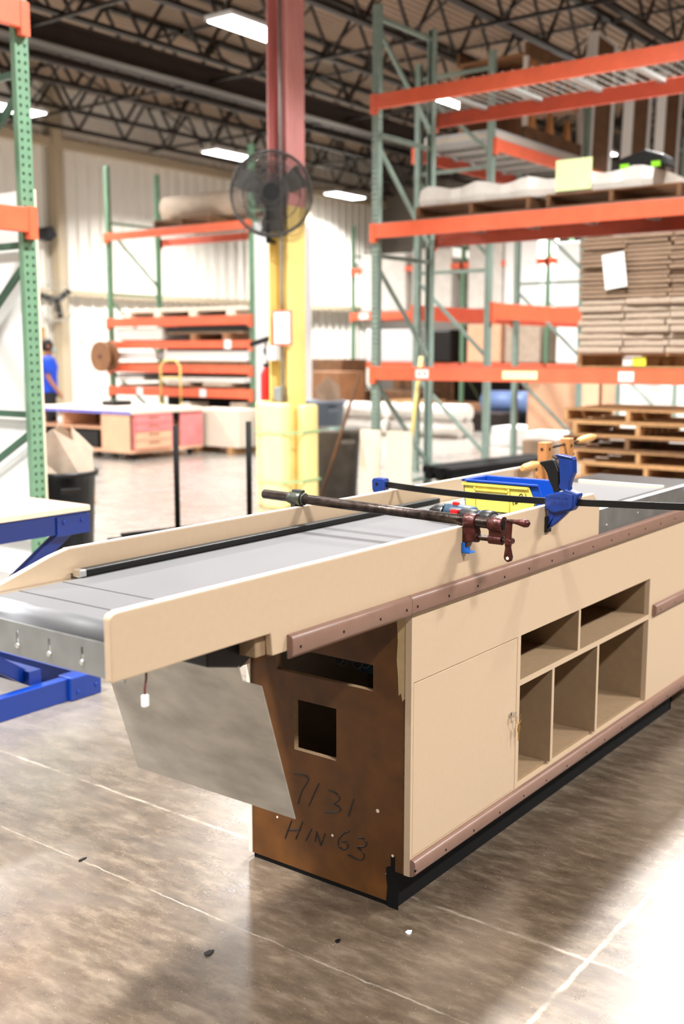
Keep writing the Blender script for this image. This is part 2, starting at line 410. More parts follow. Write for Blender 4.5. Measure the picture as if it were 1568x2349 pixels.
cpart(MB().box(1.36, 3.40, 1.510, 1.528, .90, .958), 'frame_rail', 'galv', bevel=.002)
cpart(MB().box(1.655, 3.28, 2.020, 2.048, .966, .984), 'guide_bar', 'black', 'black guide strip along the far edge of the belt', bevel=.003)
cpart(MB().box(1.652, 1.672, 2.019, 2.049, .9655, .9845), 'guide_bar_end', 'zinc', bevel=.003)
# perforated end bracket
def plate_with_slots(y0, y1, z0, z1, slots, x0, x1):
    ys_ = sorted({y0, y1} | {s[0] for s in slots} | {s[1] for s in slots}); zs_ = sorted({z0, z1} | {s[2] for s in slots} | {s[3] for s in slots})
    m = MB()
    for i in range(len(ys_) - 1):
        for j in range(len(zs_) - 1):
            yc = (ys_[i] + ys_[i + 1]) / 2; zc = (zs_[j] + zs_[j + 1]) / 2
            if any(s[0] < yc < s[1] and s[2] < zc < s[3] for s in slots): continue
            m.box(x0, x1, ys_[i], ys_[i + 1], zs_[j], zs_[j + 1])
    return m
sl = [(y - .0035, y + .0035, .898, .934) for y in (1.630, 1.730, 1.832, 1.93)]
m = plate_with_slots(1.510, 2.058, .881, .951, sl, 1.330, 1.333); pass
cpart(m, 'end_bracket', 'galv', 'slotted galvanised bracket across the conveyor end')

BRS = [((1.3275, y, .902), (1.335, y, .902)) for y in (1.630, 1.730, 1.832, 1.93)]
# hanging sheet metal deflector
def tx(z): return 1.82 - (z - .438) * .325
pts = [(1.50, .438), (2.025, .438), (2.025, .828), (1.555, .828), (1.556, .785), (1.50, .783)]
m = MB(); A_ = [(tx(z), y, z) for y, z in pts]; B_ = [(tx(z) + .003, y, z) for y, z in pts]; n = len(pts)
m.add(A_ + B_, [tuple(range(n)), tuple(range(2 * n - 1, n - 1, -1))] + [(i, n + i, n + (i + 1) % n, (i + 1) % n) for i in range(n)])
cpart(m, 'deflector_plate', 'plate', 'smudged sheet metal plate hanging under the conveyor end', bevel=.0008)
cpart(MB().prism([(1.60, .895), (1.76, .895), (1.76, .84), (1.705, .815), (1.60, .84)], 'xz', 1.555, 1.98), 'motor_cover', 'black', 'black motor cover under the conveyor', bevel=.004)
m = MB().tube([(1.40, 1.525, .893), (1.395, 1.521, .873), (1.385, 1.515, .855), (1.383, 1.512, .845)], .0022, 6)
o = cpart(m, 'sensor_cable', 'wine', 'dark red cable dangling below the conveyor')
cpart(MB().box(1.376, 1.390, 1.508, 1.517, .822, .846), 'cable_plug', 'white', parent=o, bevel=.002)
# end of the cabinet with two cut-outs
holes = [(1.614, 1.953, .600, .672), (1.738, 1.889, .375, .525)]
m = MB()
def ringquad(y0, y1, z0, z1, m):
    m.box(XE, XE + .019, y0, y1, z0, z1)
ys_ = sorted({1.515, 2.052} | {h[0] for h in holes} | {h[1] for h in holes}); zs_ = sorted({.015, .88} | {h[2] for h in holes} | {h[3] for h in holes})
ys_.append(1.560); ys_.sort(); zs_.append(.108); zs_.sort()
def solid(yc, zc):
    if yc < 1.560 and zc < .108: return False
    return not any(h[0] < yc < h[1] and h[2] < zc < h[3] for h in holes)
bmv = {}; vs = []; fs = []
def vid(i, j, s):
    k = (i, j, s)
    if k not in bmv: bmv[k] = len(vs); vs.append((XE if s == 0 else XE + .019, ys_[i], zs_[j]))
    return bmv[k]
nI, nJ = len(ys_) - 1, len(zs_) - 1
sol = [[solid((ys_[i] + ys_[i + 1]) / 2, (zs_[j] + zs_[j + 1]) / 2) for j in range(nJ)] for i in range(nI)]
for i in range(nI):
    for j in range(nJ):
        if not sol[i][j]: continue
        fs.append((vid(i, j, 0), vid(i + 1, j, 0), vid(i + 1, j + 1, 0), vid(i, j + 1, 0)))
        fs.append((vid(i, j, 1), vid(i, j + 1, 1), vid(i + 1, j + 1, 1), vid(i + 1, j, 1)))
        for (di, dj, a, b_) in ((-1, 0, (i, j), (i, j + 1)), (1, 0, (i + 1, j), (i + 1, j + 1)), (0, -1, (i, j), (i + 1, j)), (0, 1, (i, j + 1), (i + 1, j + 1))):
            ii, jj = i + di, j + dj
            if ii < 0 or jj < 0 or ii >= nI or jj >= nJ or not sol[ii][jj]:
                fs.append((vid(*a, 0), vid(*b_, 0), vid(*b_, 1), vid(*a, 1)))
panel = cpart(MB().add(vs, fs), 'end_panel', 'hardboard', 'brown hardboard end panel with two cut-outs and handwriting')
panel.data.materials.append(M['chip'])
for p in panel.data.polygons:
    if abs(p.normal.x) < .5: p.material_index = 1
# lighter edges, back and front panels
cpart(MB().box(XE - .004, XR, 2.052, YB, .015, .885).prism([(2.20, .60), (2.20, .885), (XE + .05, .885), (XE + .05, .60)], 'xz', 2.054, YB), 'back_panel', 'cream', bevel=.001)
mb = MB().prism([(1.5400, .845), (1.515, .845), (1.4905, .845), (1.4905, .605), (1.513, .598), (1.5185, .590), (1.524, .612), (1.531, .603), (1.534, .66), (1.538, .70), (1.535, .75)], 'yz', XE - .0012, XE - .0002)
cpart(mb, 'filler_smear', 'glue', 'tan filler brushed over the upper corner')
mb = MB().prism([(1.5664, .113), (1.557, .1185), (1.5481, .1165), (1.541, .105), (1.5389, .099), (1.527, .0985), (1.527, .0), (1.558, .0), (1.5664, .02), (1.563, .06), (1.5675, .09)], 'yz', XE - .0012, XE - .0002)
cpart(mb, 'paint_smear', 'blackmatt', 'black paint smeared over the lower corner')
# front panel as a grid around door and shelf openings
DX0, DX1, DZ0, DZ1 = 2.300, 2.876, .160, .642
OX0, OX1, OZ0, OZ1 = 2.898, 3.950, .170, .642
m = MB()
m.box(XE - .003, XR, YF, YF + .019, DZ1 + .002, .8455)
m.box(XE - .003, DX0 - .0015, YF, YF + .019, .108, DZ1 + .002)
m.box(DX0 - .0015, XR, YF, YF + .019, .108, DZ0 - .0015)
m.box(DX1 + .0015, OX0, YF, YF + .019, DZ0 - .0015, DZ1 + .002)
m.box(OX1, XR, YF, YF + .019, DZ0 - .0015, DZ1 + .002)
cpart(m, 'front_panel', 'mdf', 'tan board front of the cabinet')
door = cpart(MB().box(DX0 + .0005, DX1 - .0008, YF, YF + .019, DZ0 + .0005, DZ1 - .0008), 'cabinet_door', 'mdf', 'tan cabinet door with small lock', bevel=.0012)
m = MB().tube([(2.838, YF + .002, .411), (2.838, YF - .006, .411)], .0085, 16).box(2.8345, 2.8415, YF - .022, YF - .006, .403, .420)
lock = cpart(m, 'door_lock', 'chrome', parent=door, bevel=.0008)
# carcass: dividers, shelves, bottom, back
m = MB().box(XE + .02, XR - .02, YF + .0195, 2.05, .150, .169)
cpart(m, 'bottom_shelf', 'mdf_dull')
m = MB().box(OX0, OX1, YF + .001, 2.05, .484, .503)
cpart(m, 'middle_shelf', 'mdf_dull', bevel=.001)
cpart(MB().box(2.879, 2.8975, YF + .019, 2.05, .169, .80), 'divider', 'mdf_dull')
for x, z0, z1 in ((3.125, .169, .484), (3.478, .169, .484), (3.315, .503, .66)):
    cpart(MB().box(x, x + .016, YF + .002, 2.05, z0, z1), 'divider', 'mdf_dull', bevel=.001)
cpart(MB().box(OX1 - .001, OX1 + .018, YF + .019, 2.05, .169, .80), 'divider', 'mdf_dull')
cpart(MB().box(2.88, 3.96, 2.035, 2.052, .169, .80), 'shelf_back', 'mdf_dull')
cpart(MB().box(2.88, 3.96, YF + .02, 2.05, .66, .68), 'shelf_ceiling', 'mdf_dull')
cpart(MB().box(XR - .019, XR, YF, YB, .02, .88), 'end_panel', 'mdf')
m = MB().box(OX0, OX1, YF + .0005, YF + .0012, .4842, .5028)
cpart(m, 'edge_band', 'mdf', 'pale front edge of the middle shelf')
for x, z0, z1 in ((3.125, .171, .484), (3.478, .171, .484), (3.315, .503, .642)):
    cpart(MB().box(x + .0003, x + .0157, YF + .0010, YF + .0022, z0, z1), 'edge_band', 'mdf')
cpart(MB().box(XE + .02, XR - .02, 1.512, 2.052, .886, .897), 'light_block_deck', 'black')  # unseen black deck, added to block light from the space behind the cut-outs
# plinth
m = MB().box(XE - .0005, 4.38, 1.539, 1.553, 0, .150).box(4.366, 4.38, 1.539, 2.04, 0, .150).box(XE + .004, XE + .018, 1.553, 2.05, 0, .02)
cpart(m, 'toe_kick', 'blackmatt', 'black toe kick board under the counter')
cpart(MB().box(2.312, 4.37, 1.56, 2.045, .13, .149), 'cabinet_base', 'black')
# bumper rails with rounded top
def dots(name, m, parent, pts, r, n=10):
    me = None
    for a, b in pts:
        if me is None:
            o = MB().tube([(0, 0, 0), tuple(Vector(b) - Vector(a))], r, n).build(name, m, parent); me = o.data
        else: o = bpy.data.objects.new(name, me); COL.objects.link(o); o.parent = parent
        o.location = Vector(a) - Vector(parent_world(parent))
def rail(name, x0, x1, z0, z1, label=None, d=.018, screws=None):
    h = z1 - z0; prof = [(YF, z0), (YF - d * .35, z0), (YF - d * .8, z0 + h * .12), (YF - d, z0 + h * .25), (YF - d, z0 + h * .78), (YF - d * .85, z0 + h * .92), (YF - d * .5, z1), (YF, z1)]
    m = MB(); m.prism(prof, 'yz', x0, x1, smooth=True)
    r = cpart(m, name, 'rail', label, bevel=.0015)
    dots('screw_head', 'blackmatt', r, [((x, YF - d - .0006, z0 + h * .45), (x, YF - d + .002, z0 + h * .45)) for x in screws], .0036)
sc = []
x = 2.288
while x > 1.80: x -= .155
x += .155
while x < 4.7: sc.append(x); x += .1545
dots('bracket_screw', 'zinc', CT, BRS, .0052)
rail('bumper_rail', 1.783, 2.262, .829, .884, 'brown plastic bumper rail, left length of the upper row', screws=[1.81, 1.97, 2.12, 2.236])
rail('bumper_rail', 2.263, XR, .829, .884, 'brown plastic bumper rail, long length of the upper row', screws=[x for x in sc if x > 2.27])
rail('bumper_rail', XE - .003, XR, .109, .157, 'brown plastic bumper rail along the bottom edge', screws=[x + .003 for x in sc if x > 2.27])
rail('bumper_rail', 3.984, XR, .490, .535, 'short brown bumper rail right of the shelves', screws=[4.03 + .155 * k for k in range(5)])
# glue block at the notch
cpart(MB().box(1.70, 1.735, YF + .019, 1.60, .845, .893), 'support_block', 'mdf_dull', bevel=.003)
cpart(MB().box(1.74, XE, 1.512, 1.53, .838, .880).box(2.03, XE, 1.53, 2.05, .880, .892), 'support_frame', 'wooddark')
# things inside the upper cut-out
m = MB()
for k in range(9):
    cx, cy, cz = 2.50 + .01 * random.random(), 1.88 - .014 * k, .60 + .05 * random.random()
    m.tube([(cx + .012 * math.cos(a * .7), cy + .02 * math.cos(a), cz + .024 * math.sin(a)) for a in [t * .5 for t in range(14)]], .003, 6)
cpart(m, 'wiring_bundle', 'greyplastic', 'coils of grey wiring inside the cut-out')
cpart(MB().box(2.55, 2.62, 1.72, 1.84, .55, .70), 'gear_motor', 'drillblue')
# steel tray and second belt
m = MB().box(3.453, XR, YF + .001, YF + .004, .845, .967).box(3.453, XR, YF + .004, YF + .03, .964, .967)
st = cpart(m, 'side_tray', 'galv', 'grey steel side of the far conveyor section', bevel=.0008)
dots('tray_screw', 'zinc', st, [((x, YF + .0015, z), (x, YF - .002, z)) for x, z in ((3.52, .905), (3.80, .915), (4.45, .93), (4.28, .952), (4.05, .92))], .0055)
cpart(MB().box(3.285, 3.52, 1.512, 2.055, .90, .958), 'scale_plate', 'galv', bevel=.002)
cpart(MB().box(3.53, 4.17, 1.545, 2.03, .93, .964), 'conveyor_belt', 'belt', 'shorter far conveyor belt', bevel=.01)
cpart(MB().box(3.53, 4.2, 1.521, 1.543, .93, .966), 'frame_rail', 'black')
cpart(MB().box(4.172, 4.192, 1.54, 1.90, .935, .975), 'end_strip', 'cream', 'cream strip across the end of the far belt', bevel=.002)
cpart(MB().box(4.20, XR, 1.51, 2.06, .90, .940), 'deck_plate', 'black')
# handwriting on the end panel
W_ = [[(1.889,.3014),(1.8607,.3062),(1.8343,.3044),(1.8405,.2883),(1.861,.2602),(1.8768,.2141)],[(1.7991,.2944),(1.8153,.2634),(1.8368,.217)],[(1.7654,.2823),(1.7458,.2831),(1.7253,.2761),(1.7263,.2636),(1.7497,.2452),(1.7263,.2452),(1.7204,.2365),(1.736,.2242),(1.7795,.2155)],[(1.6781,.2781),(1.6853,.256),(1.6963,.2238)],[(1.9007,.156),(1.9141,.1255),(1.926,.0942)],[(1.8597,.1638),(1.8723,.1349),(1.8865,.1032)],[(1.9183,.1221),(1.866,.1388)],[(1.827,.1496),(1.8477,.11)],[(1.8083,.1485),(1.815,.115)],[(1.8083,.1485),(1.7933,.1107)],[(1.7782,.1506),(1.7933,.1107)],[(1.6924,.1807),(1.7117,.1712),(1.7322,.1448),(1.7302,.1247),(1.7092,.1204),(1.6947,.1349),(1.6996,.1479),(1.7214,.1437)],[(1.6612,.171),(1.6399,.175),(1.6304,.1595),(1.6422,.148),(1.6731,.1411),(1.6445,.1371),(1.6397,.1181),(1.6539,.1058),(1.6981,.1113)]]
def smooth_line(p, it=2):
    for _ in range(it):
        q = [p[0]]
        for a, b in zip(p[:-1], p[1:]):
            q += [tuple(a[i] * .75 + b[i] * .25 for i in range(len(a))), tuple(a[i] * .25 + b[i] * .75 for i in range(len(a)))]
        p = q + [p[-1]]
    return p
for part_, lab_ in ((W_[:4], 'handwritten 7131'), (W_[4:], 'handwritten HIN 63')):
    m = MB()
    for st_ in part_: m.tube([(XE - .0002, y, z) for y, z in smooth_line(st_)], .0019, 6)
    cpart(m, 'handwriting', 'ink', lab_, parent=panel)
for y, z, r in ((1.597, .266, .0055), (1.752, .152, .004), (1.955, .152, .0035), (1.547, .151, .004), (1.566, .093, .0035)):
    dots('screw_hole', 'mdf_edge', panel, [((XE - .0008, y, z), (XE + .002, y, z))], r)

# keys hanging from the lock
KR = thing('key_ring', 'brass key on a wire ring hanging from the cabinet door lock', 'keys', (2.846, YF - .012, .40))
m = MB().tube([(.0145 * math.cos(a) + .012, -.008, .0145 * math.sin(a) - .006) for a in [t * PI / 10 for t in range(21)]], .0009, 6, caps=False)
m.build('ring', 'brass', KR)
kp = [(.0, -.022), (.007, -.024), (.0095, -.034), (.007, -.044), (.003, -.050), (.003, -.072), (.0, -.076), (-.002, -.072), (-.001, -.066), (-.002, -.060), (-.002, -.050), (-.006, -.044), (-.0075, -.034), (-.005, -.025)]
MB().prism([(u + .012, w) for u, w in kp], 'xz', -.009, -.0068).build('key', 'brass', KR, bevel=.0004)

# ------------------------------------------------------------------ pipe clamp
PC = thing('pipe_clamp', 'old rusty pipe clamp with red cast head lying across the conveyor boards', 'clamp', (2.55, 1.49, 1.027))
X = 2.55
def pz(y): return 1.0437 + (y - 1.49) * .022
MB().tube([(X, 2.217, pz(2.217)), (X, 1.395, pz(1.395))], .0148, 24).build('pipe', 'iron', PC, world=True)
m = MB().tube([(X, 2.103, pz(2.1)), (X, 2.062, pz(2.06))], .0225, 16)
m.tube([(X, 2.116, pz(2.1)), (X, 2.103, pz(2.1))], .019, 8); m.tube([(X, 2.062, pz(2.06)), (X, 2.052, pz(2.05))], .020, 8)
m.box(X - .017, X + .017, 2.081, 2.098, .955, 1.045); m.box(X - .009, X + .009, 2.06, 2.10, 1.062, 1.084)
m.build('tail_jaw', 'castgreen', PC, world=True, bevel=.003)
m = MB().tube([(X, 1.488, pz(1.48)), (X, 1.452, pz(1.45))], .0225, 20)
m.prism([(1.489, 1.045), (1.489, .972), (1.479, .970), (1.473, .985), (1.452, .992), (1.448, 1.012), (1.455, 1.045)], 'yz', X - .016, X + .016)
m.tube([(X, 1.474, 1.001), (X, 1.446, 1.001)], .015, 14)
m.build('sliding_jaw', 'casting', PC, world=True, bevel=.003)
m = MB().tube([(X, 1.408, pz(1.4)), (X, 1.371, pz(1.38))], [.0215, .0225], 20).tube([(X, 1.416, pz(1.4)), (X, 1.408, pz(1.4))], [.0165, .0215], 20)
m.prism([(1.410, 1.035), (1.372, 1.035), (1.375, .994), (1.409, .994)], 'yz', X - .012, X + .012)
m.tube([(X, 1.412, 1.001), (X, 1.373, 1.001)], .0145, 16)
m.build('screw_head_casting', 'casting', PC, world=True, bevel=.002)
MB().tube([(X, 1.3705, pz(1.38)), (X, 1.3698, pz(1.38))], .0125, 20).build('pipe_bore', 'blackmatt', PC, world=True)
path = []; R = []
for k in range(49): path.append((X, 1.452 - k * .0021, 1.001)); R.append(.0085 if k % 2 else .0066)
MB().tube(path, R, 14).build('screw', 'iron', PC, world=True)
cr = [(1.3545,1.0600),(1.3417,1.0619),(1.337,1.056),(1.339,1.0168),(1.3375,1.000),(1.3395,.985),(1.3336,.9604),(1.3357,.9501),(1.3466,.946),(1.3563,.952),(1.3581,.9605),(1.3545,.985),(1.3570,1.000),(1.3575,1.0148)]
m = MB().prism(cr, 'yz', X - .022, X - .012)
m.tube([(X - .026, 1.3465, 1.001), (X + .004, 1.3465, 1.001)], .009, 14)
hc = m.build('crank_handle', 'casting', PC, world=True, bevel=.002)
MB().tube([(X - .0225, 1.346, .9572), (X - .0115, 1.346, .9572)], .0045, 14).build('handle_hole', 'mdf_edge', hc, world=True)
m = MB().tube([(X - .017, 1.347, 1.057), (X - .017, 1.327, 1.0565), (X - .017, 1.312, 1.056), (X - .017, 1.300, 1.0555), (X - .017, 1.290, 1.055), (X - .017, 1.285, 1.055)], [.0055, .006, .009, .0115, .0095, .003], 16)
m.build('crank_knob', 'casting', hc, world=True)
m = MB().box(X - .02, X + .014, 1.4800, 1.4895, .955, .985).box(X - .019, X + .012, 1.463, 1.482, .955, .960)
m.build('jaw_pad', 'padblue', PC, world=True, bevel=.002)

# ------------------------------------------------------------------ quick bar clamp
QC = thing('bar_clamp', 'blue quick-release bar clamp with long black bar across the conveyor', 'clamp', (3.05, 1.49, 1.027))
X = 3.05
bp = []
for k in range(25):
    y = 2.11 - k * (2.11 - 1.045) / 24; t = (y - 1.7) / .42
    z = 1.0385 + .0125 * min(1.6, t * t) if y > 1.44 else 1.0385 + .0125 * ((1.44 - 1.7) / .42) ** 2 + (1.44 - y) * .045
    bp.append((X, y, z))
m = MB(); n = len(bp)
vs = []
for x, y, z in bp: vs += [(X - .0035, y, z - .0105), (X + .0035, y, z - .0105), (X + .0035, y, z + .0105), (X - .0035, y, z + .0105)]
fs = [(0, 1, 2, 3), tuple(4 * (n - 1) + i for i in (3, 2, 1, 0))]
for i in range(n - 1):
    for j in range(4): fs.append((4 * i + j, 4 * i + (j + 1) % 4, 4 * i + 4 + (j + 1) % 4, 4 * i + 4 + j))
m.add(vs, fs).build('bar', 'black', QC, world=True, bevel=.001)
MB().tube([(X - .0045, 1.054, 1.0575), (X + .0045, 1.054, 1.0575)], .003, 10).build('stop_pin', 'zinc', QC, world=True)
body = [(1.4908,1.0562),(1.485,1.0629),(1.4316,1.0781),(1.4215,1.0858),(1.4111,1.0831),(1.3875,1.0761),(1.3801,1.0739),(1.3792,1.0672),(1.3853,1.0544),(1.3892,1.0417),(1.3918,1.0306),(1.3988,1.0204),(1.409,1.0181),(1.4532,1.0072),(1.4652,1.0075),(1.4851,1.0183),(1.4899,1.0249)]
bd = MB().prism(body, 'yz', X - .018, X + .018).build('clamp_body', 'clampblue', QC, world=True, bevel=.0035)
inner_ = [(1.4855,1.0545),(1.432,1.0735),(1.4215,1.0760),(1.398,1.0705),(1.395,1.0665),(1.3965,1.0330),(1.402,1.0265),(1.4532,1.0125),(1.463,1.0125),(1.4830,1.0225)]
MB().prism(inner_, 'yz', X - .0205, X - .0165).build('raised_face', 'clampblue', bd, world=True, bevel=.0012)
handle = [(1.4603,1.1867),(1.4515,1.1892),(1.4057,1.1823),(1.4004,1.1786),(1.3983,1.1366),(1.4091,1.1113),(1.4129,1.0933),(1.4111,1.0824),(1.4286,1.077),(1.4376,1.0804),(1.4483,1.0893),(1.4443,1.1033),(1.4459,1.1307),(1.451,1.1742)]
MB().prism(handle, 'yz', X - .013, X + .013).build('handle', 'clampblue', QC, world=True, bevel=.004, seg=3)
MB().prism([(1.4620, 1.1880), (1.4515, 1.1905), (1.4050, 1.1835), (1.4050, 1.1800), (1.4600, 1.1855)], 'yz', X - .0165, X + .0165).build('handle_lip', 'clampblue', QC, world=True, bevel=.0015)
trig = [(1.5174,1.1592),(1.5107,1.1651),(1.4734,1.1736),(1.4658,1.1706),(1.4499,1.1387),(1.4476,1.0893),(1.4399,1.0803),(1.4553,1.0736),(1.4657,1.0707),(1.4706,1.0862),(1.4834,1.1088),(1.4901,1.1305),(1.5027,1.149)]
MB().prism(trig, 'yz', X - .010, X + .010).build('trigger', 'black', QC, world=True, bevel=.004, seg=3)
jaw = [(1.4863,1.0150),(1.4531,1.0150),(1.409,1.0221),(1.4262,1.0027),(1.4581,.972),(1.4848,.9554),(1.5029,.9494),(1.5030,.9927),(1.4921,.9968)]
jaw = [(min(y, 1.4815), z) for y, z in jaw]
MB().prism(jaw, 'yz', X - .011, X + .011).build('jaw', 'clampblue', QC, world=True, bevel=.003)
MB().box(X - .017, X + .017, 1.4805, 1.4895, .944, .996).build('jaw_pad', 'rubber', QC, world=True, bevel=.003)
m = MB().prism([(2.148, 1.062), (2.142, 1.070), (2.098, 1.070), (2.094, 1.060), (2.094, 1.034), (2.100, 1.028), (2.088, 1.020), (2.088, .955), (2.120, .955), (2.140, 1.02), (2.146, 1.03)], 'yz', X - .016, X + .016)
m.build('fixed_jaw', 'clampblue', QC, world=True, bevel=.003)
MB().tube([(X - .0165, 2.126, 1.050), (X - .0155, 2.126, 1.050)], .006, 12).build('pivot_hole', 'blackmatt', QC, world=True)
MB().box(X - .014, X + .014, 2.0805, 2.088, .955, 1.01).build('jaw_pad', 'rubber', QC, world=True, bevel=.002)
def text_mesh(txt, size, mtx, name, material, parent, extrude=.0006):
    c = bpy.data.curves.new(name, 'FONT'); c.body = txt; c.size = size; c.extrude = extrude; c.align_x = 'CENTER'; c.align_y = 'CENTER'
    t = bpy.data.objects.new(name, c); COL.objects.link(t)
    dg = bpy.context.evaluated_depsgraph_get(); me = bpy.data.meshes.new_from_object(t.evaluated_get(dg))
    bpy.data.objects.remove(t); me.transform(mtx); me.materials.clear(); me.materials.append(M[material])
    off = parent_world(parent); me.transform(Matrix.Translation(-off))
    o = bpy.data.objects.new(name, me); COL.objects.link(o); o.parent = parent; return o
def face_mx(loc):   # text facing -X, reading along -Y, up = Z
    return Matrix.Translation(loc) @ Matrix(((0, 0, -1, 0), (-1, 0, 0, 0), (0, 1, 0, 0), (0, 0, 0, 1)))
text_mesh('QUICK-GRIP', .0105, face_mx((X - .0207, 1.440, 1.057)), 'embossed_lettering', 'clampblue', bd)
text_mesh('IRWIN', .019, face_mx((X - .0207, 1.440, 1.040)), 'embossed_lettering', 'clampblue', bd)

# ------------------------------------------------------------------ cordless drill on the belt
DR = thing('cordless_drill', 'petrol blue and black cordless drill lying on the conveyor belt', 'drill', (2.94, 1.72, .965))
ax = Vector((.02, -1, 0)).normalized()
def along(p, d): return tuple(Vector(p) + ax * d)
c0 = (2.925, 1.842, .996)
m = MB().tube([along(c0, d) for d in (0, .006, .020, .024, .052, .056)], [.005, .010, .0185, .0205, .0235, .022], 20)
m.build('chuck', 'black', DR, world=True)
m = MB().tube([along(c0, d) for d in (-.004, .004)], [.006, .0075], 16).tube([along(c0, d) for d in (.053, .058)], [.0255, .0255], 24)
m.build('chuck_ring', 'chrome', DR, world=True)
c1 = along(c0, .060)
m = MB().tube([along(c1, d) for d in (0, .006, .03, .070, .105, .113)], [.019, .028, .030, .029, .026, .018], 20)
m.build('gear_housing', 'drillblue', DR, world=True)
g0 = Vector(along(c1, .045)) + Vector((-.002, 0, -.001)); gd = Vector((-.25, -.97, 0)).normalized()
m = MB().tube([tuple(g0 + gd * d) for d in (0, .03, .065, .105)], [.021, .0245, .0235, .023], 20, flat=.95)
m.build('handle', 'rubber', DR, world=True)
m = MB().tube([tuple(g0 + gd * d) for d in (.102, .112)], [.0238, .0238], 20)
m.build('battery_band', 'drillblue', DR, world=True)
m = MB().tube([tuple(g0 + gd * d) for d in (.112, .120, .152, .157)], [.024, .0265, .0265, .023], 20)
bt = m.build('battery', 'black', DR, world=True)
m = MB().tube([tuple(g0 + gd * d) for d in (.1572, .1578)], [.018, .018], 20); m.build('battery_label', 'greyplastic', bt, world=True)
q = g0 + gd * .1580; MB().box(q.x - .006, q.x + .006, q.y - .0006, q.y + .0006, q.z + .001, q.z + .006).build('red_mark', 'redplastic', bt, world=True)
q = g0 + gd * .004; MB().box(q.x - .034, q.x - .014, q.y - .014, q.y + .012, q.z - .002, q.z + .018).build('trigger_switch', 'redplastic', DR, world=True, bevel=.004)
q = Vector(along(c1, .04)); MB().box(q.x - .012, q.x + .004, q.y - .010, q.y + .010, q.z + .026, q.z + .036).build('gear_switch', 'redplastic', DR, world=True, bevel=.002)

# ------------------------------------------------------------------ nested parts bins on the scale plate
def open_bin(m, x0, x1, y0, y1, z0, z1, t=.003, taper=.01, lip=.006):
    # hopper front at low-y end
    yl = y0 - .045
    m.prism([(y1 - taper, z0), (y1, z1), (y0 + .0, z1), (yl + .02, z0 + (z1 - z0) * .45), (yl + .03, z0)][::-1], 'yz', x0 + .004, x0 + .004 + t)
    m.prism([(y1 - taper, z0), (y1, z1), (y0 + .0, z1), (yl + .02, z0 + (z1 - z0) * .45), (yl + .03, z0)][::-1], 'yz', x1 - .004 - t, x1 - .004)
    m.box(x0 + .004, x1 - .004, yl + .03, y1 - taper, z0, z0 + t)
    m.prism([(y1 - taper, z0), (y1, z1), (y1 - t, z1), (y1 - taper - t, z0)], 'yz', x0 + .004, x1 - .004)
    m.prism([(yl + .03, z0), (yl + .02, z0 + (z1 - z0) * .45), (yl + .02 + t, z0 + (z1 - z0) * .45), (yl + .03 + t, z0)], 'yz', x0 + .004, x1 - .004)
    return m
PB = thing('parts_bin', 'scuffed yellow plastic parts bin with marker scribble on the conveyor', 'parts bin', (3.25, 1.75, .966))
m = MB(); open_bin(m, 3.19, 3.347, 1.628, 1.876, .966, 1.060)
m.box(3.188, 3.337, 1.626, 1.882, 1.0585, 1.0625) if False else None
for y in (1.83, 1.70): m.box(3.189, 3.1945, y - .003, y + .003, .970, 1.052)
m.box(3.189, 3.1945, 1.70, 1.83, 1.036, 1.042); m.box(3.187, 3.1945, 1.63, 1.878, 1.052, 1.060)
m.build('bin_body', 'binyellow', PB, world=True)
m = MB()
for p in ([(1.662, 1.030), (1.655, 1.038), (1.648, 1.030), (1.656, 1.022)], [(1.640, 1.038), (1.634, 1.026)], [(1.687, 1.016), (1.682, .996)], [(1.665, 1.018), (1.668, 1.004), (1.678, 1.000), (1.672, 1.010)]):
    m.tube([(3.1935, y, z) for y, z in smooth_line(p, 1)], .0017, 6)
m.build('marker_scribble', 'ink', PB, world=True)
BB = thing('parts_bin', 'blue plastic parts bin nested inside the yellow bin', 'parts bin', (3.27, 1.75, .97))
m = MB(); open_bin(m, 3.197, 3.338, 1.600, 1.868, .973, 1.070)
m.box(3.190, 3.201, 1.598, 1.878, 1.0645, 1.0705); m.box(3.341, 3.352, 1.598, 1.878, 1.0645, 1.0705); m.box(3.190, 3.352, 1.868, 1.882, 1.0645, 1.0705)
m.build('bin_body', 'binblue', BB, world=True, bevel=.0008)
MB().box(3.215, 3.325, 1.5715, 1.5735, .978, 1.008).build('paper_label', 'orangelabel', BB, world=True)

# wooden hand screw clamp on the far end
HS = thing('hand_screw_clamp', 'wooden hand screw clamp with turned handles standing at the far end of the counter', 'clamp', (4.22, 2.03, .942))
for k, x in enumerate((4.12, 4.33)):
    MB().prism([(x - .022, .942), (x + .022, .942), (x + .026, 1.03), (x + .026, 1.128 + .004 * k), (x - .026, 1.128 + .004 * k), (x - .026, 1.03)], 'xz', 2.008, 2.050).build('jaw', 'woodorange', HS, world=True, bevel=.003)
    MB().tube([(x, 2.0085, 1.10), (x, 2.007, 1.10)], .008, 12).build('spindle_nut', 'iron', HS, world=True)
MB().tube([(3.99, 2.03, 1.040), (4.40, 2.03, 1.058)], .006, 8).build('spindle', 'iron', HS, world=True)
MB().tube([(4.09, 2.03, 1.100), (4.46, 2.03, 1.112)], .006, 8).build('spindle', 'iron', HS, world=True)
MB().tube([(4.44, 2.03, 1.111), (4.46, 2.03, 1.112), (4.50, 2.03, 1.114), (4.58, 2.03, 1.118), (4.62, 2.03, 1.12)], [.010, .014, .018, .017, .010], 14).build('handle', 'beech', HS, world=True)
MB().tube([(4.06, 2.03, 1.041), (4.05, 2.03, 1.040), (4.01, 2.03, 1.039), (3.95, 2.03, 1.036), (3.92, 2.03, 1.035)], [.010, .014, .018, .016, .010], 14).build('handle', 'beech', HS, world=True)

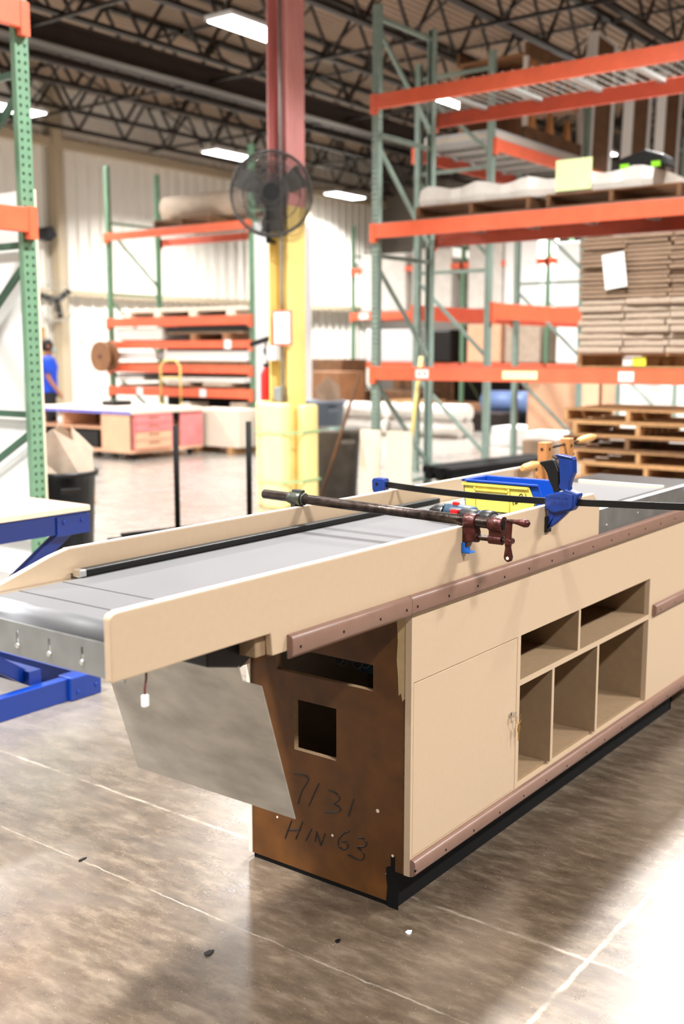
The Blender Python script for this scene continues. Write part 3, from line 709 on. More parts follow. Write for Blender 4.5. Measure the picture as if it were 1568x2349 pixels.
# ------------------------------------------------------------------ pallet racks
_upm = {}
def upright_mesh(h, wx, dy, pitch=.0508):
    # channel column, perforated face looks to -Y, centred on x=0, from y=0 to dy
    key = (round(h, 2), wx, dy)
    if key in _upm: return _upm[key]
    m = MB(); hw = wx / 2; t = .0025
    hx = (wx * .235); hr = (.0075, .0095)
    xs = [-hw, -hx - hr[0], -hx + hr[0], hx - hr[0], hx + hr[0], hw]
    zs = [0.0]; z = .06
    holes_ = []
    while z < h - .05: holes_.append(z); z += pitch
    vs = []; fs = []
    def q(x0, x1, z0, z1): o = len(vs); vs.extend([(x0, 0, z0), (x1, 0, z0), (x1, 0, z1), (x0, 0, z1)]); fs.append((o, o + 1, o + 2, o + 3))
    q(xs[0], xs[1], 0, h); q(xs[2], xs[3], 0, h); q(xs[4], xs[5], 0, h)
    for a, b in ((xs[1], xs[2]), (xs[3], xs[4])):
        zz = 0
        for hz in holes_: q(a, b, zz, hz - hr[1]); zz = hz + hr[1]
        q(a, b, zz, h)
    m.add(vs, fs)
    m.add([(-hw, 0, 0), (-hw, dy, 0), (-hw, dy, h), (-hw, 0, h)], [(0, 1, 2, 3)])
    m.add([(hw, 0, 0), (hw, dy, 0), (hw, dy, h), (hw, 0, h)], [(0, 1, 2, 3)])
    m.add([(-hw, dy, 0), (-hw + .02, dy, 0), (-hw + .02, dy, h), (-hw, dy, h)], [(0, 1, 2, 3)])
    m.add([(hw, dy, 0), (hw - .02, dy, 0), (hw - .02, dy, h), (hw, dy, h)], [(0, 1, 2, 3)])
    # inner liner seen through the slots
    m.add([(-hw + .004, .02, 0.001), (hw - .004, .02, 0.001), (hw - .004, .02, h - .001), (-hw + .004, .02, h - .001)], [(0, 1, 2, 3)])
    o = m.build('upright', 'green'); me = o.data; bpy.data.objects.remove(o)
    _upm[key] = me; return me
def rack(name, label, loc, rotz, bays, depth, height, levels, group=None, wx=.076, dy=.07, green='greygreen', brace_z=None, deck=(), beam_h=.13, beam_m='orange', frames=None, brace_m=None, flip=False):
    """local: x along the beams, y into the depth. levels: list of (z_top, h)."""
    t = thing(name, label, 'pallet rack', loc, rotz, group)
    xs = [0]
    for b in bays: xs.append(xs[-1] + b)
    me = upright_mesh(height, wx, dy).copy(); me.materials.clear(); me.materials.append(M[green])
    for i, x in enumerate(xs):
        if frames and i not in frames: continue
        for back in (0, 1):
            u = bpy.data.objects.new('upright', me); COL.objects.link(u); u.parent = t
            if back: u.location = (x, depth, 0); u.rotation_euler = (0, 0, PI)
            else: u.location = (x, 0, 0)
            MB().box(x - .07, x + .07, -.05 if not back else depth - .10, .10 if not back else depth + .05, 0, .008).build('base_plate', brace_m or green, t)
        bz = brace_z or [.12, 1.28, 2.46, 3.64, 4.74]
        for z in bz:
            if z < height: MB().box(x - .015, x + .015, dy, depth - dy, z - .02, z + .02).build('brace', brace_m or green, t)
        for z0, z1 in zip(bz[:-1], bz[1:]):
            ya, yb = (dy * .6, depth - dy * .6) if not flip else (depth - dy * .6, dy * .6)
            if z1 <= height: MB().bar((x, ya, z1 - .10), (x, yb, z0 + .16), .03, .04).build('diagonal_brace', brace_m or green, t)
    for bi in range(len(bays)):
        x0, x1 = xs[bi], xs[bi + 1]
        for li, (zt, h) in enumerate(levels):
            for back in (0, 1):
                y0, y1 = (-.048, -.002) if not back else (depth + .002, depth + .048)
                m = MB().box(x0 + .02, x1 - .02, y0, y1, zt - h, zt)
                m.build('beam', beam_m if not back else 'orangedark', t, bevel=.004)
                for xe, s in ((x0, 1), (x1, -1)): MB().box(xe - .030 * s, xe + .034 * s, y0 - .004, y1, zt - h - .04, zt + .006).build('beam_connector', beam_m, t)
            if li in deck:
                m = MB(); nx = int((x1 - x0) / .10)
                for k in range(nx + 1): m.box(x0 + .04 + k * (x1 - x0 - .08) / nx - .003, x0 + .04 + k * (x1 - x0 - .08) / nx + .003, -.05, depth + .05, zt, zt + .006)
                for k in range(11): m.box(x0 + .04, x1 - .04, k * depth / 10 - .003, k * depth / 10 + .003, zt + .006, zt + .012)
                for k in range(1, 6): m.box(x0 + k * (x1 - x0) / 6 - .03, x0 + k * (x1 - x0) / 6 + .03, -.01, depth + .01, zt - .035, zt)
                m.build('wire_deck', 'wire', t)
    return t
def rack_label(t, x, z, w, h, m, y=-.0495, txt=None):
    MB().box(x - w / 2, x + w / 2, y - .002, y, z - h / 2, z + h / 2).build('beam_label', m, t)
    g = MB()
    if txt == 'code':
        for k in (-.22, .22): g.box(x + k * w - w * .10, x + k * w + w * .10, y - .003, y - .002, z - h * .2, z + h * .25)
        g.build('label_print', 'greyink', t)

# near left rack: seen only as its right hand frame and two beams
R0 = rack('pallet_rack', 'green pallet rack with orange beams at the left edge, nearest upright', (4.402 - 2.7, 5.756, 0), 0, [2.7], 1.07, 4.6, [(2.39, .15), (3.60, .15)], wx=.10, dy=.045, green='green', brace_z=[.30, 1.10, 2.17, 3.2, 4.3], brace_m='greendark')
# tall right rack
R1 = rack('pallet_rack', 'tall green rack with bright orange beams filling the right side', (9.105, 6.418, 0), -PI / 2, [3.75], 1.07, 4.85, [(1.355, .13), (2.765, .14), (4.0, .14)], deck=(1, 2))
rack_label(R1, .61, 1.29, .15, .085, 'white', txt='code'); rack_label(R1, 1.68, 1.29, .36, .075, 'labelcream'); rack_label(R1, 2.71, 1.29, .14, .085, 'white', txt='code')
# rack behind it
R2 = rack('pallet_rack', 'grey green rack behind the tall right rack, turned side-on', (11.476, 6.407, 0), 0, [2.6, 3.75], 1.07, 4.92, [(2.08, .19), (3.95, .14)], deck=(1,), beam_m='orange', flip=True)
# far sheet-goods rack
R3 = rack('pallet_rack', 'far green rack loaded with sheets behind the pink workbench', (12.5, 14.29, 0), -PI / 2, [3.2], 1.2, 4.56, [(.93, .14), (1.29, .12), (1.68, .12), (2.06, .14), (3.46, .12)], green='green', brace_m='green')
# distant rack with wrapped boxes
R4 = rack('pallet_rack', 'distant rack of wrapped boxes seen through the tall right rack', (20.1, 14.78, 0), -PI / 2, [2.87, 1.96, 2.7, 2.7], 1.07, 4.3, [(1.27, .12), (2.38, .16), (3.36, .12)], green='green', brace_m='green')
for k in (0, 1):
    rack_label(R4, .35 + 2.9 * k, 2.30, .25, .12, 'white')
rack_label(R3, .75, .86, .14, .12, 'white'); rack_label(R3, 2.2, .86, .14, .12, 'white'); rack_label(R3, 2.75, 1.62, .14, .14, 'white')

# ------------------------------------------------------------------ pallets
def make_pallet(label, w=1.22, d=1.02, wood='wood', group=None):
    """local: x wide, y deep, origin at bottom centre"""
    t = thing('pallet', label, 'pallet', group=group)
    for y in (-d / 2 + .02, 0, d / 2 - .02):
        MB().box(-w / 2, w / 2, y - .02, y + .02, .016, .108).build('stringer', wood, t)
    m = MB(); n = 7
    for k in range(n): x = -w / 2 + .05 + k * (w - .10) / (n - 1); m.box(x - .045, x + .045, -d / 2, d / 2, .108, .124)
    m.build('top_boards', wood, t)
    m = MB()
    for k in range(4): x = -w / 2 + .05 + k * (w - .10) / 3; m.box(x - .045, x + .045, -d / 2, d / 2, 0, .016)
    m.build('bottom_boards', wood, t)
    return t
P0 = make_pallet('pine pallet', 1.0, 1.24)
P0w = make_pallet('pine pallet', 1.0, 1.24, 'wooddark')
names = ['topmost', 'second from the top', 'third from the top', 'fourth from the top', 'fifth from the top', 'sixth from the top', 'seventh from the top', 'bottom one']
z = 0
for k in range(8):
    src = P0w if k in (5,) else P0
    o = copy_tree(src); o.location = (9.72 + random.uniform(-.02, .02), 3.70 + (.04 if k % 3 else -.05) - (.10 if k < 5 else 0), z); z += .1242
    o.rotation_euler = (0, 0, random.uniform(-.015, .015))
    tag(o, 'wooden pallet in the floor stack on the right, %s' % names[7 - k], 'pallet', 'empty pallets stacked on the floor')
P0.location = (9.72, 3.62, 1.361); P0['label'] = 'wooden pallet on the lowest orange beams carrying the cardboard stack'
P0w.location = (9.66, 4.75, 2.783); P0w['label'] = 'wooden pallet under the long wrapped bundle, right end'
o = copy_tree(P0w); o.location = (9.66, 5.35, 2.783); o['label'] = 'wooden pallet under the long wrapped bundle, left end'; P0w.location = (9.66, 3.95, 2.783)
MB().box(-.5025, -.5005, -.02, .10, .02, .10).build('yellow_tag', 'labelyellow', P0)
MB().box(-.5025, -.5005, .11, .19, .02, .10).build('white_tag', 'white', P0)

# stack of flattened cartons
base = 1.361 + .125; cb = {}
for mt in ('card', 'cardlight'):
    m = MB(); seg = 8; vs = []; fs = []
    for i in range(seg + 1):
        u = -.5 + i / seg; bul = .006 * math.cos(u * PI * 3)
        for (yy, zz) in ((-.5, 0), (-.52 + bul, .25), (-.52 + bul, .75), (-.5, 1), (.5, 1), (.5, 0)): vs.append((u, yy, zz))
    for i in range(seg):
        for j in range(6): fs.append((i * 6 + j, i * 6 + (j + 1) % 6, (i + 1) * 6 + (j + 1) % 6, (i + 1) * 6 + j))
    fs += [tuple(range(6)), tuple(seg * 6 + 5 - k for k in range(6))]
    m.add(vs, fs); o = m.build('carton_bundle', mt, bevel=.05); me = o.data; bpy.data.objects.remove(o)
    cb[mt] = me
z = base; lay = 22
colw = .40
for L in range(lay):
    h = .060 if L < 8 else .0385
    for c in range(3):
        mt = 'cardlight' if L < 8 else 'card'
        o = bpy.data.objects.new('carton_bundle', cb[mt]); COL.objects.link(o)
        off = random.uniform(-.03, .03); yc = 4.02 - c * .405 + off * .5 - (.03 if L % 2 else 0)
        o.location = (9.66 + off, yc, z); o.rotation_euler = (0, 0, -PI / 2 + random.uniform(-.02, .02)); o.scale = (.395 if L < 8 else .40, .98, h * .97)
        tag(o, '%s carton bundle on the right rack, %s column, layer %d up' % ('pale' if L < 8 else 'brown', ('left', 'middle', 'right')[c], L + 1), 'carton bundle', 'flattened cartons on the right rack')
    z += h
pp = MB().box(-.003, 0, -.10, .10, -.15, .15).build('delivery_note', 'white'); pp.location = (9.085, 3.86, 2.20); pp.rotation_euler = (math.radians(-8), 0, 0)
tag(pp, 'white paper sheet stuck askew on the brown carton stack', 'paper sheet')
g = MB().box(-.004, -.003, -.06, .07, -.105, -.095).box(-.004, -.003, -.075, -.055, .10, .12).build('print', 'greyink', pp)

# wrapped bundle and small things on the second beam level
m = MB(); vs = []; segs = 26
for i in range(segs + 1):
    y = 5.96 - i * 2.35 / segs; hh = .16 + .025 * math.sin(i * 1.1) + .01 * random.random(); w = .43 + .015 * math.sin(i * 2.1)
    ring = [(-w, 0), (-w - .02, hh * .4), (-w + .01, hh), (0, hh + .01), (w, hh), (w, 0)]
    vs += [(9.66 + a, y, 2.91 + b) for a, b in ring]
fs = [tuple(range(6)), tuple(segs * 6 + 5 - k for k in range(6))]
for i in range(segs):
    for j in range(6): fs.append((i * 6 + j, i * 6 + (j + 1) % 6, (i + 1) * 6 + (j + 1) % 6, (i + 1) * 6 + j))
o = m.add(vs, fs).build('wrapped_bundle', 'wrap'); tag(o, 'long white plastic-wrapped bundle on pallets on the second orange level', 'bundle')
o = MB().box(9.20, 9.215, 4.16, 4.50, 2.93, 3.20).build('lime_sheet', 'limepaper'); o.rotation_euler = (0, 0, 0)
tag(o, 'pale lime sheet of paper on the right of the wrapped bundle', 'paper sheet')
TP = thing('tool_pouch', 'black tool pouch with lime green trim at the end of the bundle', 'tool bag', (9.45, 3.78, 3.08))
MB().prism([(-.25, 0), (-.22, .10), (-.05, .16), (.18, .10), (.25, 0)], 'yz', -.12, .12).build('bag', 'black', TP, bevel=.02)
m = MB().box(-.14, -.12, .08, .16, .0, .045).box(-.14, -.12, -.20, -.12, .0, .045); m.build('trim', 'lime', TP)

# boards, crate and tall framed panels on the top level of the rack behind
SB = []
for k in range(3):
    o = MB().box(11.6, 13.9, 6.44 + .01 * k, 7.44, 3.964 + .042 * k, 4.004 + .042 * k).build('grey_board', 'sheetgrey' if k != 1 else 'cream')
    tag(o, 'flat pale board on the top level of the rack behind, %s' % ('lowest of three', 'middle of three', 'topmost of three')[k], 'board', 'boards on the top level')
CR = thing('slatted_crate', 'large brown open wooden crate with triangular braces high on the right', 'crate', (13.2, 6.98, 4.09))
for z in (.0, .98):
    MB().box(-.80, .80, -.5, -.46, z, z + .16).build('rail_board', 'wooddark', CR); MB().box(-.80, .80, .46, .5, z, z + .16).build('rail_board', 'wooddark', CR)
for z0 in (.16, .70):
    for x in (-.6, -.1, .4): MB().prism([(x - .07, z0), (x + .07, z0), (x + .0, z0 + .26)], 'xz', -.50, -.44).build('triangle_brace', 'woodorange', CR)
MB().box(-.80, .80, -.46, .46, .58, .70).build('middle_shelf', 'brown', CR)
MB().box(-.80, .80, -.46, .46, .98, 1.02).build('lid', 'brown', CR)
MB().box(-.80, .80, .40, .46, .16, .98).build('back_board', 'brown', CR)
for x in (-.80, .76): MB().box(x, x + .04, -.5, -.44, .16, .98).build('end_post', 'wrap', CR)
for k, x in enumerate((14.20, 15.55, 16.80)):
    t = thing('framed_panel', 'tall wrapped door-like panel leaning upright on the top level, %s' % ('leftmost of three', 'middle of three', 'rightmost of three')[k], 'panel', (x, 6.46, 3.965), 0, 'tall wrapped panels on the top level')
    t.rotation_euler = (0, math.radians(4), 0)
    MB().box(.05, .62, .0, .12, .02, 1.78).build('board_core', 'wooddark', t); MB().box(.0, .05, -.01, .13, 0, 1.82).build('edge_wrap', 'white', t); MB().box(.60, .70, -.012, .13, 0, 1.82).build('edge_wrap', 'white', t)
    MB().box(.05, .62, -.01, .13, 1.78, 1.82).build('edge_wrap', 'wrap', t)

# ------------------------------------------------------------------ loads on the far sheet rack (local along -Y)
def load(x0, x1, y0, y1, z0, z1, name, m, label, cat, group=None, bevel=.01):
    o = MB().box(x0 - (x0 + x1) / 2, x1 - (x0 + x1) / 2, y0 - (y0 + y1) / 2, y1 - (y0 + y1) / 2, 0, z1 - z0).build(name, m, bevel=bevel); o.location = ((x0 + x1) / 2, (y0 + y1) / 2, z0)
    return tag(o, label, cat, group)
lv = {'low': .93, 'second': 1.29, 'third': 1.68, 'fourth': 2.06}
# sheets
load(12.5, 13.6, 11.3, 14.0, 2.14, 2.20, 'sheet_stack', 'cream', 'cream sheet stack on the fourth beam level of the far rack', 'sheet stack')
for k, y in enumerate((11.5, 12.3, 13.1, 13.8)): load(12.46, 13.65, y - .07, y + .07, 2.062, 2.139, 'timber_block', 'ply_edge', 'pale timber bearer under the cream sheets, %s from the right' % ('first', 'second', 'third', 'fourth')[k], 'timber', 'bearers under the cream sheets', .003)
load(12.5, 13.6, 11.25, 12.9, 1.79, 1.82, 'sheet', 'card', 'tan sheet below the fourth beam level of the far rack', 'sheet')
load(12.47, 13.6, 13.0, 14.1, 1.70, 1.90, 'wrapped_pack', 'wrap', 'white wrapped pack at the left of the third level', 'pack')
for k, y in enumerate((11.6, 12.3, 13.1, 13.9)): load(12.46, 13.6, y - .06, y + .06, 1.682, 1.70 if k > 1 else 1.789, 'timber_block', 'brown', 'brown bearer on the third level, %s from the right' % ('first', 'second', 'third', 'fourth')[k], 'timber', 'bearers on the third level', .003)
load(12.5, 13.6, 11.2, 13.0, 1.36, 1.52, 'white_sheet_pack', 'white', 'thick white sheet pack on the second level, right side', 'sheet pack')
load(12.5, 13.6, 13.2, 14.1, 1.38, 1.50, 'white_sheet_pack', 'white', 'thinner white sheet pack on the second level, left side', 'sheet pack')
load(12.5, 13.6, 11.2, 14.1, 1.292, 1.335, 'dark_sheet', 'brown', 'dark brown sheet lying on the second level', 'sheet')
load(12.5, 13.6, 11.25, 13.1, 1.03, 1.11, 'white_sheet_pack', 'white', 'white sheet pack on the lowest level, right side', 'sheet pack')
load(12.5, 13.6, 13.5, 14.1, 1.03, 1.11, 'white_sheet_pack', 'white', 'white sheet pack on the lowest level, left side', 'sheet pack')
load(12.5, 13.6, 11.25, 14.1, .932, .965, 'dark_sheet', 'wooddark', 'weathered board lying on the lowest level', 'sheet')
load(12.45, 13.5, 11.5, 12.1, .967, 1.02, 'carton', 'cardlight', 'flat pale carton on the lowest level, right side', 'carton'); load(12.45, 13.5, 12.4, 12.95, .967, 1.02, 'carton', 'cardlight', 'flat pale carton on the lowest level, left of the other', 'carton')
load(12.5, 13.6, 11.4, 14.0, .0, .30, 'board_stack', 'brown', 'brown board stack on the floor under the far rack', 'board stack')
for k, (y, w, h, m) in enumerate(((11.35, .32, .42, 'cardlight'), (11.75, .30, .30, 'card'), (12.15, .26, .28, 'white'), (12.5, .22, .40, 'cream'))):
    load(12.45, 12.9, y - w / 2, y + w / 2, .302, .302 + h, 'carton', m, '%s carton under the far rack, %s from the right' % ({'cardlight': 'pale', 'card': 'brown', 'white': 'white', 'cream': 'cream'}[m], ('first', 'second', 'third', 'fourth')[k]), 'carton', 'cartons under the far rack')
# rolls on the top level
for k, (y0, y1, r, xo, zo) in enumerate(((11.35, 13.3, .19, 0, 0), (11.25, 12.6, .15, .42, -.02))):
    t = thing('paper_roll', ('large yellowish paper roll lying on the top level of the far rack', 'smaller brown roll behind the yellowish one')[k], 'roll', (12.95 + xo, (y0 + y1) / 2, 3.64 + r + zo))
    L = (y1 - y0) / 2; n = 20
    MB().tube([(0, -L, 0), (0, L, 0)], r, n).build('roll', ('cardlight', 'card')[k], t)
    MB().tube([(0, -L - .003, 0), (0, -L + .002, 0)], r * .55, 16).build('core_hole', 'black', t)
o = copy_tree(P0w); o.location = (13.05, 12.6, 3.475); o.rotation_euler = (0, 0, 0); o['label'] = 'weathered pallet under the rolls on the far rack'
# spool at rack end
SP = thing('cable_spool', 'brown wooden cable spool at the left end of the far rack', 'spool', (12.25, 14.15, 1.43))
m = MB().tube([(-.10, 0, 0), (-.07, 0, 0)], .25, 28).tube([(.07, 0, 0), (.10, 0, 0)], .25, 28); m.build('flange', 'brown', SP)
MB().tube([(-.07, 0, 0), (.07, 0, 0)], .14, 20).build('core', 'wooddark', SP); MB().tube([(-.12, 0, 0), (.22, 0, 0)], .03, 10).build('axle', 'casting', SP)

# ------------------------------------------------------------------ column, fan, sign, protector, squeegee
CX, CY = 8.16, 6.78
m = MB(); w = .125; t_ = .016
prof = [(-w, -w), (w, -w), (w, -w + t_), (t_ / 2, -w + t_), (t_ / 2, w - t_), (w, w - t_), (w, w), (-w, w), (-w, w - t_), (-t_ / 2, w - t_), (-t_ / 2, -w + t_), (-w, -w + t_)]
COLM = thing('steel_column', 'steel roof column, red above and yellow below, beside the fan', 'column', (CX, CY, 0))
MB().prism(prof, 'xy', 0, 2.86).build('lower_column', 'yellow', COLM, bevel=.002)['label'] = 'yellow lower part'
MB().prism(prof, 'xy', 2.86, 6.85).build('upper_column', 'pinkpaint', COLM, bevel=.002)['label'] = 'faded red upper part'
m = MB().tube([(-.10, -.02, .95), (-.10, -.02, 6.5)], .016, 8); m.build('conduit', 'galv', COLM)
m = MB().box(-.18, -.09, -.07, .03, 1.03, 1.17); m.build('switch_box', 'galv', COLM, bevel=.008)
MB().box(-.20, -.126, -.02, .10, 1.42, 1.56).build('outlet_box', 'sheetgrey', COLM, bevel=.008)
SG = thing('wall_sign', 'white notice board with red border on the yellow column', 'sign', (8.02, 6.72, 1.73))
MB().box(-.012, 0, -.115, .115, -.165, .165).build('board', 'redlabel', SG); MB().box(-.015, -.012, -.095, .095, -.145, .145).build('face', 'white', SG)
m = MB().box(-.0165, -.015, -.05, .05, .0, .03).box(-.0165, -.015, -.07, .07, .05, .056); m.build('print', 'greyink', SG)
FE = thing('fire_extinguisher', 'narrow red fire extinguisher left of the yellow column', 'fire extinguisher', (8.12, 7.02, 1.02))
MB().lathe([(0, 0), (.05, 0), (.055, .02), (.055, .26), (.03, .32), (.015, .34), (0, .34)], 16).build('cylinder', 'red', FE)
MB().box(-.02, .02, -.05, .02, .34, .37).build('valve', 'black', FE); MB().box(.055, .065, -.15, .02, .1, .25).build('bracket', 'black', FE)
# protector: two yellow plastic shells strapped round the column
PR = thing('column_protector', 'yellow plastic column protector strapped around the steel column', 'column guard', (CX, CY, 0))
def shell(cx, cy, w, d, h, scallop):
    m = MB(); n = 44; vs = []; ring = 16
    for i in range(n + 1):
        z = h * i / n; s = 1 + (.06 * abs(math.sin(PI * i / 4)) if scallop else .0); s *= (.86 if i in (0, n) else 1)
        for k in range(ring):
            a = 2 * PI * k / ring; ca, sa = math.cos(a), math.sin(a)
            vs.append((cx + w / 2 * s * math.copysign(abs(ca) ** .45, ca), cy + d / 2 * s * math.copysign(abs(sa) ** .45, sa), z))
    fs = [tuple(range(ring)), tuple(n * ring + ring - 1 - k for k in range(ring))]
    for i in range(n):
        for k in range(ring): fs.append((i * ring + k, i * ring + (k + 1) % ring, (i + 1) * ring + (k + 1) % ring, (i + 1) * ring + k))
    m.add(vs, fs, True); return m
shell(-.09, .205, .20, .11, 1.03, True).build('shell', 'yellowplastic', PR)
shell(-.215, -.03, .15, .30, 1.02, False).build('shell', 'yellowplastic', PR)
shell(.05, -.20, .24, .12, 1.0, False).build('shell', 'yellowplastic', PR)
for z in (.27, .74):
    m = MB(); p = [(-.296, -.18), (-.296, .12), (-.19, .268), (.02, .268), (.15, 0), (.175, -.265), (-.12, -.265)]
    for a, b in zip(p, p[1:] + p[:1]): m.bar((a[0], a[1], z), (b[0], b[1], z), .003, .022)
    m.build('strap', 'strapgreen', PR)
# big drum fan on the column
FAN = thing('drum_fan', 'big round caged fan mounted high on the steel column', 'fan', (7.93, 6.77, 2.955), math.radians(40.5))
# local -x faces camera
m = MB()
for rr, xx in ((.38, -.02), (.375, .12), (.375, -.12), (.27, -.15), (.16, -.165), (.27, .14)): m.tube([(xx, rr * math.cos(a), rr * math.sin(a)) for a in [t * PI / 18 for t in range(37)]], .0045 if rr < .37 else .009, 6, caps=False)
for k in range(90):
    a = 2 * PI * k / 90; c, s_ = math.cos(a), math.sin(a)
    m.tube([(-.165, .08 * c, .08 * s_), (-.155, .25 * c, .25 * s_), (-.12, .375 * c, .375 * s_), (.12, .375 * c, .375 * s_), (.14, .25 * c, .25 * s_), (.15, .08 * c, .08 * s_)], .0028, 4, caps=False)
m.build('cage', 'cagegrey', FAN)
m = MB().tube([(-.16, 0, 0), (.02, 0, 0)], .085, 20).tube([(.02, 0, 0), (.2, 0, 0)], .10, 20); m.build('motor', 'black', FAN)
for k in range(3):
    a = 2 * PI * k / 3 + .5; m = MB()
    r0, r1 = .07, .34; vs = []
    for r, hw, tw in ((r0, .04, .03), (.2, .085, .03), (r1, .11, .02)):
        for s_ in (-1, 1): vs.append((tw * s_, r * math.cos(a) - s_ * hw * math.sin(a), r * math.sin(a) + s_ * hw * math.cos(a)))
    m.add(vs, [(0, 1, 3, 2), (2, 3, 5, 4)]).build('blade', 'cagegrey', FAN, solid=.004)
MB().box(-.02, .02, .02, .055, -.44, -.10).build('mount_post', 'black', FAN); MB().bar((0.0, .03, -.42), (.14, -.02, -.42), .04, .04).build('mount_arm', 'black', FAN)
# squeegee broom hanging
BR = thing('floor_squeegee', 'black floor squeegee hung head up left of the notice board', 'squeegee', (8.3, 7.2, 1.0))
MB().bar((0, .18, .575), (0, -.17, .66), .03, .045).build('head', 'black', BR); MB().tube([(0, -.02, .60), (0, -.03, .50), (0, -.09, .02)], .013, 8).build('handle', 'wooddark', BR); MB().tube([(0, -.025, .54), (0, -.035, .48)], .028, 10).build('socket', 'black', BR)

# ------------------------------------------------------------------ left side: lift table, white board, bin
LT = thing('lift_table', 'blue steel scissor lift table with plywood top at the left edge', 'lift table', (3.05, 3.667, 0))
x1, y0 = 3.05, 3.667; x0 = x1 - 1.35; y1 = y0 + .95
def lp(mb, name, m, **kw): return mb.build(name, m, LT, world=True, **kw)
lp(MB().box(x0 - .02, x1 + .005, y0 - .01, y1, .822, .848), 'table_top', 'tabletop', bevel=.004)
lp(MB().box(x0 - .021, x1 + .006, y0 - .012, y0 - .0095, .824, .846), 'top_edge', 'ply_edge')
m = MB().box(x0, x1, y0, y0 + .04, .735, .821).box(x0, x1, y1 - .04, y1, .735, .821).box(x1 - .04, x1, y0 + .04, y1 - .04, .735, .821)
lp(m, 'upper_frame', 'tableblue', bevel=.003)
lp(MB().box(x1 - .17, x1 + .006, y0 - .008, y0, .728, .81), 'corner_plate', 'tableblue', bevel=.002)
m = MB().box(x0, x1, y0, y0 + .05, 0, .10).box(x0, x1, y1 - .05, y1, 0, .10).box(x1 - .05, x1, y0 + .05, y1 - .05, 0, .10)
lp(m, 'base_frame', 'tableblue', bevel=.003)
lp(MB().box(x1 - .14, x1 + .03, y0 - .02, y0 + .07, 0, .105), 'corner_foot', 'tableblue', bevel=.006)
dots('bolt', 'tableblue', LT, [((xx, y0 - .014, zz), (xx, y0 - .008, zz)) for xx, zz in ((x1 - .13, .785), (x1 - .035, .785))] + [((xx, y0 - .026, zz), (xx, y0 - .02, zz)) for xx, zz in ((x1 - .10, .035), (x1 - .0, .045))], .0095)
for yy in (y0 + .05, y1 - .10):
    lp(MB().prism([(x1 - .11, .74), (x1 - .01, .74), (x1 - .95, .12), (x1 - 1.06, .12)], 'xz', yy, yy + .035), 'scissor_leg', 'tableblue', bevel=.004)
    lp(MB().prism([(x1 - 1.25, .74), (x1 - 1.15, .74), (x1 - .20, .105), (x1 - .31, .105)], 'xz', yy + .04, yy + .07), 'scissor_leg', 'tableblue', bevel=.004)
lp(MB().tube([(x1 - .62, y0 + .05, .43), (x1 - .62, y1 - .05, .43)], .02, 12), 'pivot_rod', 'galv')
lp(MB().box(x1 - .30, x1 - .24, y0 + .05, y1 - .05, .10, .16), 'cross_bar', 'tableblue')
# white board wall right behind the rack frame
o = MB().box(4.473, 4.497, 5.80, 9.4, 0, 2.52).build('white_board', 'white'); tag(o, 'tall white board standing behind the near green upright', 'board')
MB().box(4.4725, 4.4975, 5.797, 5.80, 0, 2.52).build('board_edge', 'ply_edge', o)
o = MB().box(4.452, 4.471, 6.85, 8.1, 1.18, 1.95).build('tan_sheet', 'card', bevel=.005); tag(o, 'tan panel fixed against the white board at the left edge', 'panel')
# bin with cardboard
def trash_bin(loc, label, m1, r=.25, h=.70, group=None, name='trash_can'):
    t = thing(name, label, 'trash can', loc, 0, group)
    MB().lathe([(0, .01), (r * .80, .01), (r * .82, 0), (r * .97, h * .94), (r * 1.06, h * .95), (r * 1.07, h), (r * 1.0, h), (r * .95, h * .93), (r * .78, .03), (0, .03)], 28).build('can', m1, t)
    for a in (-3.6, -.6):
        MB().box(-.07, .07, r * .98, r * 1.16, h * .80, h * .86, mtx=Matrix.Rotation(a, 4, 'Z')).build('handle', m1, t, bevel=.008)
    return t
TB = trash_bin((4.76, 5.98, 0), 'black trash can stuffed with pale cardboard behind the lift table', 'black', .235, .70)
def card_sheet(pts, loc, label, m='cardlight'):
    o = MB().add(pts, [tuple(range(len(pts)))]).build('cardboard_sheet', m, solid=.006); o.location = loc; return tag(o, label, 'cardboard')
card_sheet([(-.19, -.10, .45), (.20, -.17, .45), (.23, -.10, .82), (-.07, -.06, .99), (-.20, .05, .86)], (4.72, 5.98, 0), 'pale folded cardboard in the black trash can, front sheet')
card_sheet([(-.18, .12, .45), (.14, .16, .45), (.21, .12, .95), (.12, .10, 1.0), (-.2, .12, .82)], (4.72, 5.98, 0), 'pale cardboard at the back of the black trash can', 'card')
card_sheet([(.10, -.14, .5), (.17, .12, .5), (.22, .10, .98), (.26, -.08, .84)], (4.72, 5.98, 0), 'pale cardboard flap on the right of the black trash can')

# stake cart with black profiles behind the counter
SC = thing('stake_cart', 'low wooden cart with two upright black stakes behind the conveyor', 'cart', (5.0, 4.75, 0))
MB().box(-.75, .55, -.35, .45, .22, .30).build('platform', 'woodorange', SC, bevel=.004)
for xx, yy in ((-.65, -.25), (.45, -.25), (-.65, .35), (.45, .35)):
    MB().tube([(xx, yy - .02, .09), (xx, yy + .02, .09)], .09, 16).build('caster', 'rubber', SC); MB().box(xx - .03, xx + .03, yy - .03, yy + .03, .17, .22).build('caster_plate', 'galv', SC)
for xx, yy, h in ((-.077, .279, 1.03), (.204, -.096, 1.06)): MB().tube([(xx, yy, .30), (xx, yy, h)], .018, 10).build('stake', 'blackmatt', SC)
for k in range(6):
    o = MB().box(-.55, .55, -.02, .02, 0, .022).build('steel_profile', 'blackmatt'); o.location = (4.72 + .07 * k, 4.72 + .055 * k, .303 + .024 * (k % 3)); o.rotation_euler = (0, 0, -.55 + .06 * k)
    tag(o, 'black steel profile lying on the low stake cart', 'steel profile', 'black profiles on the stake cart')

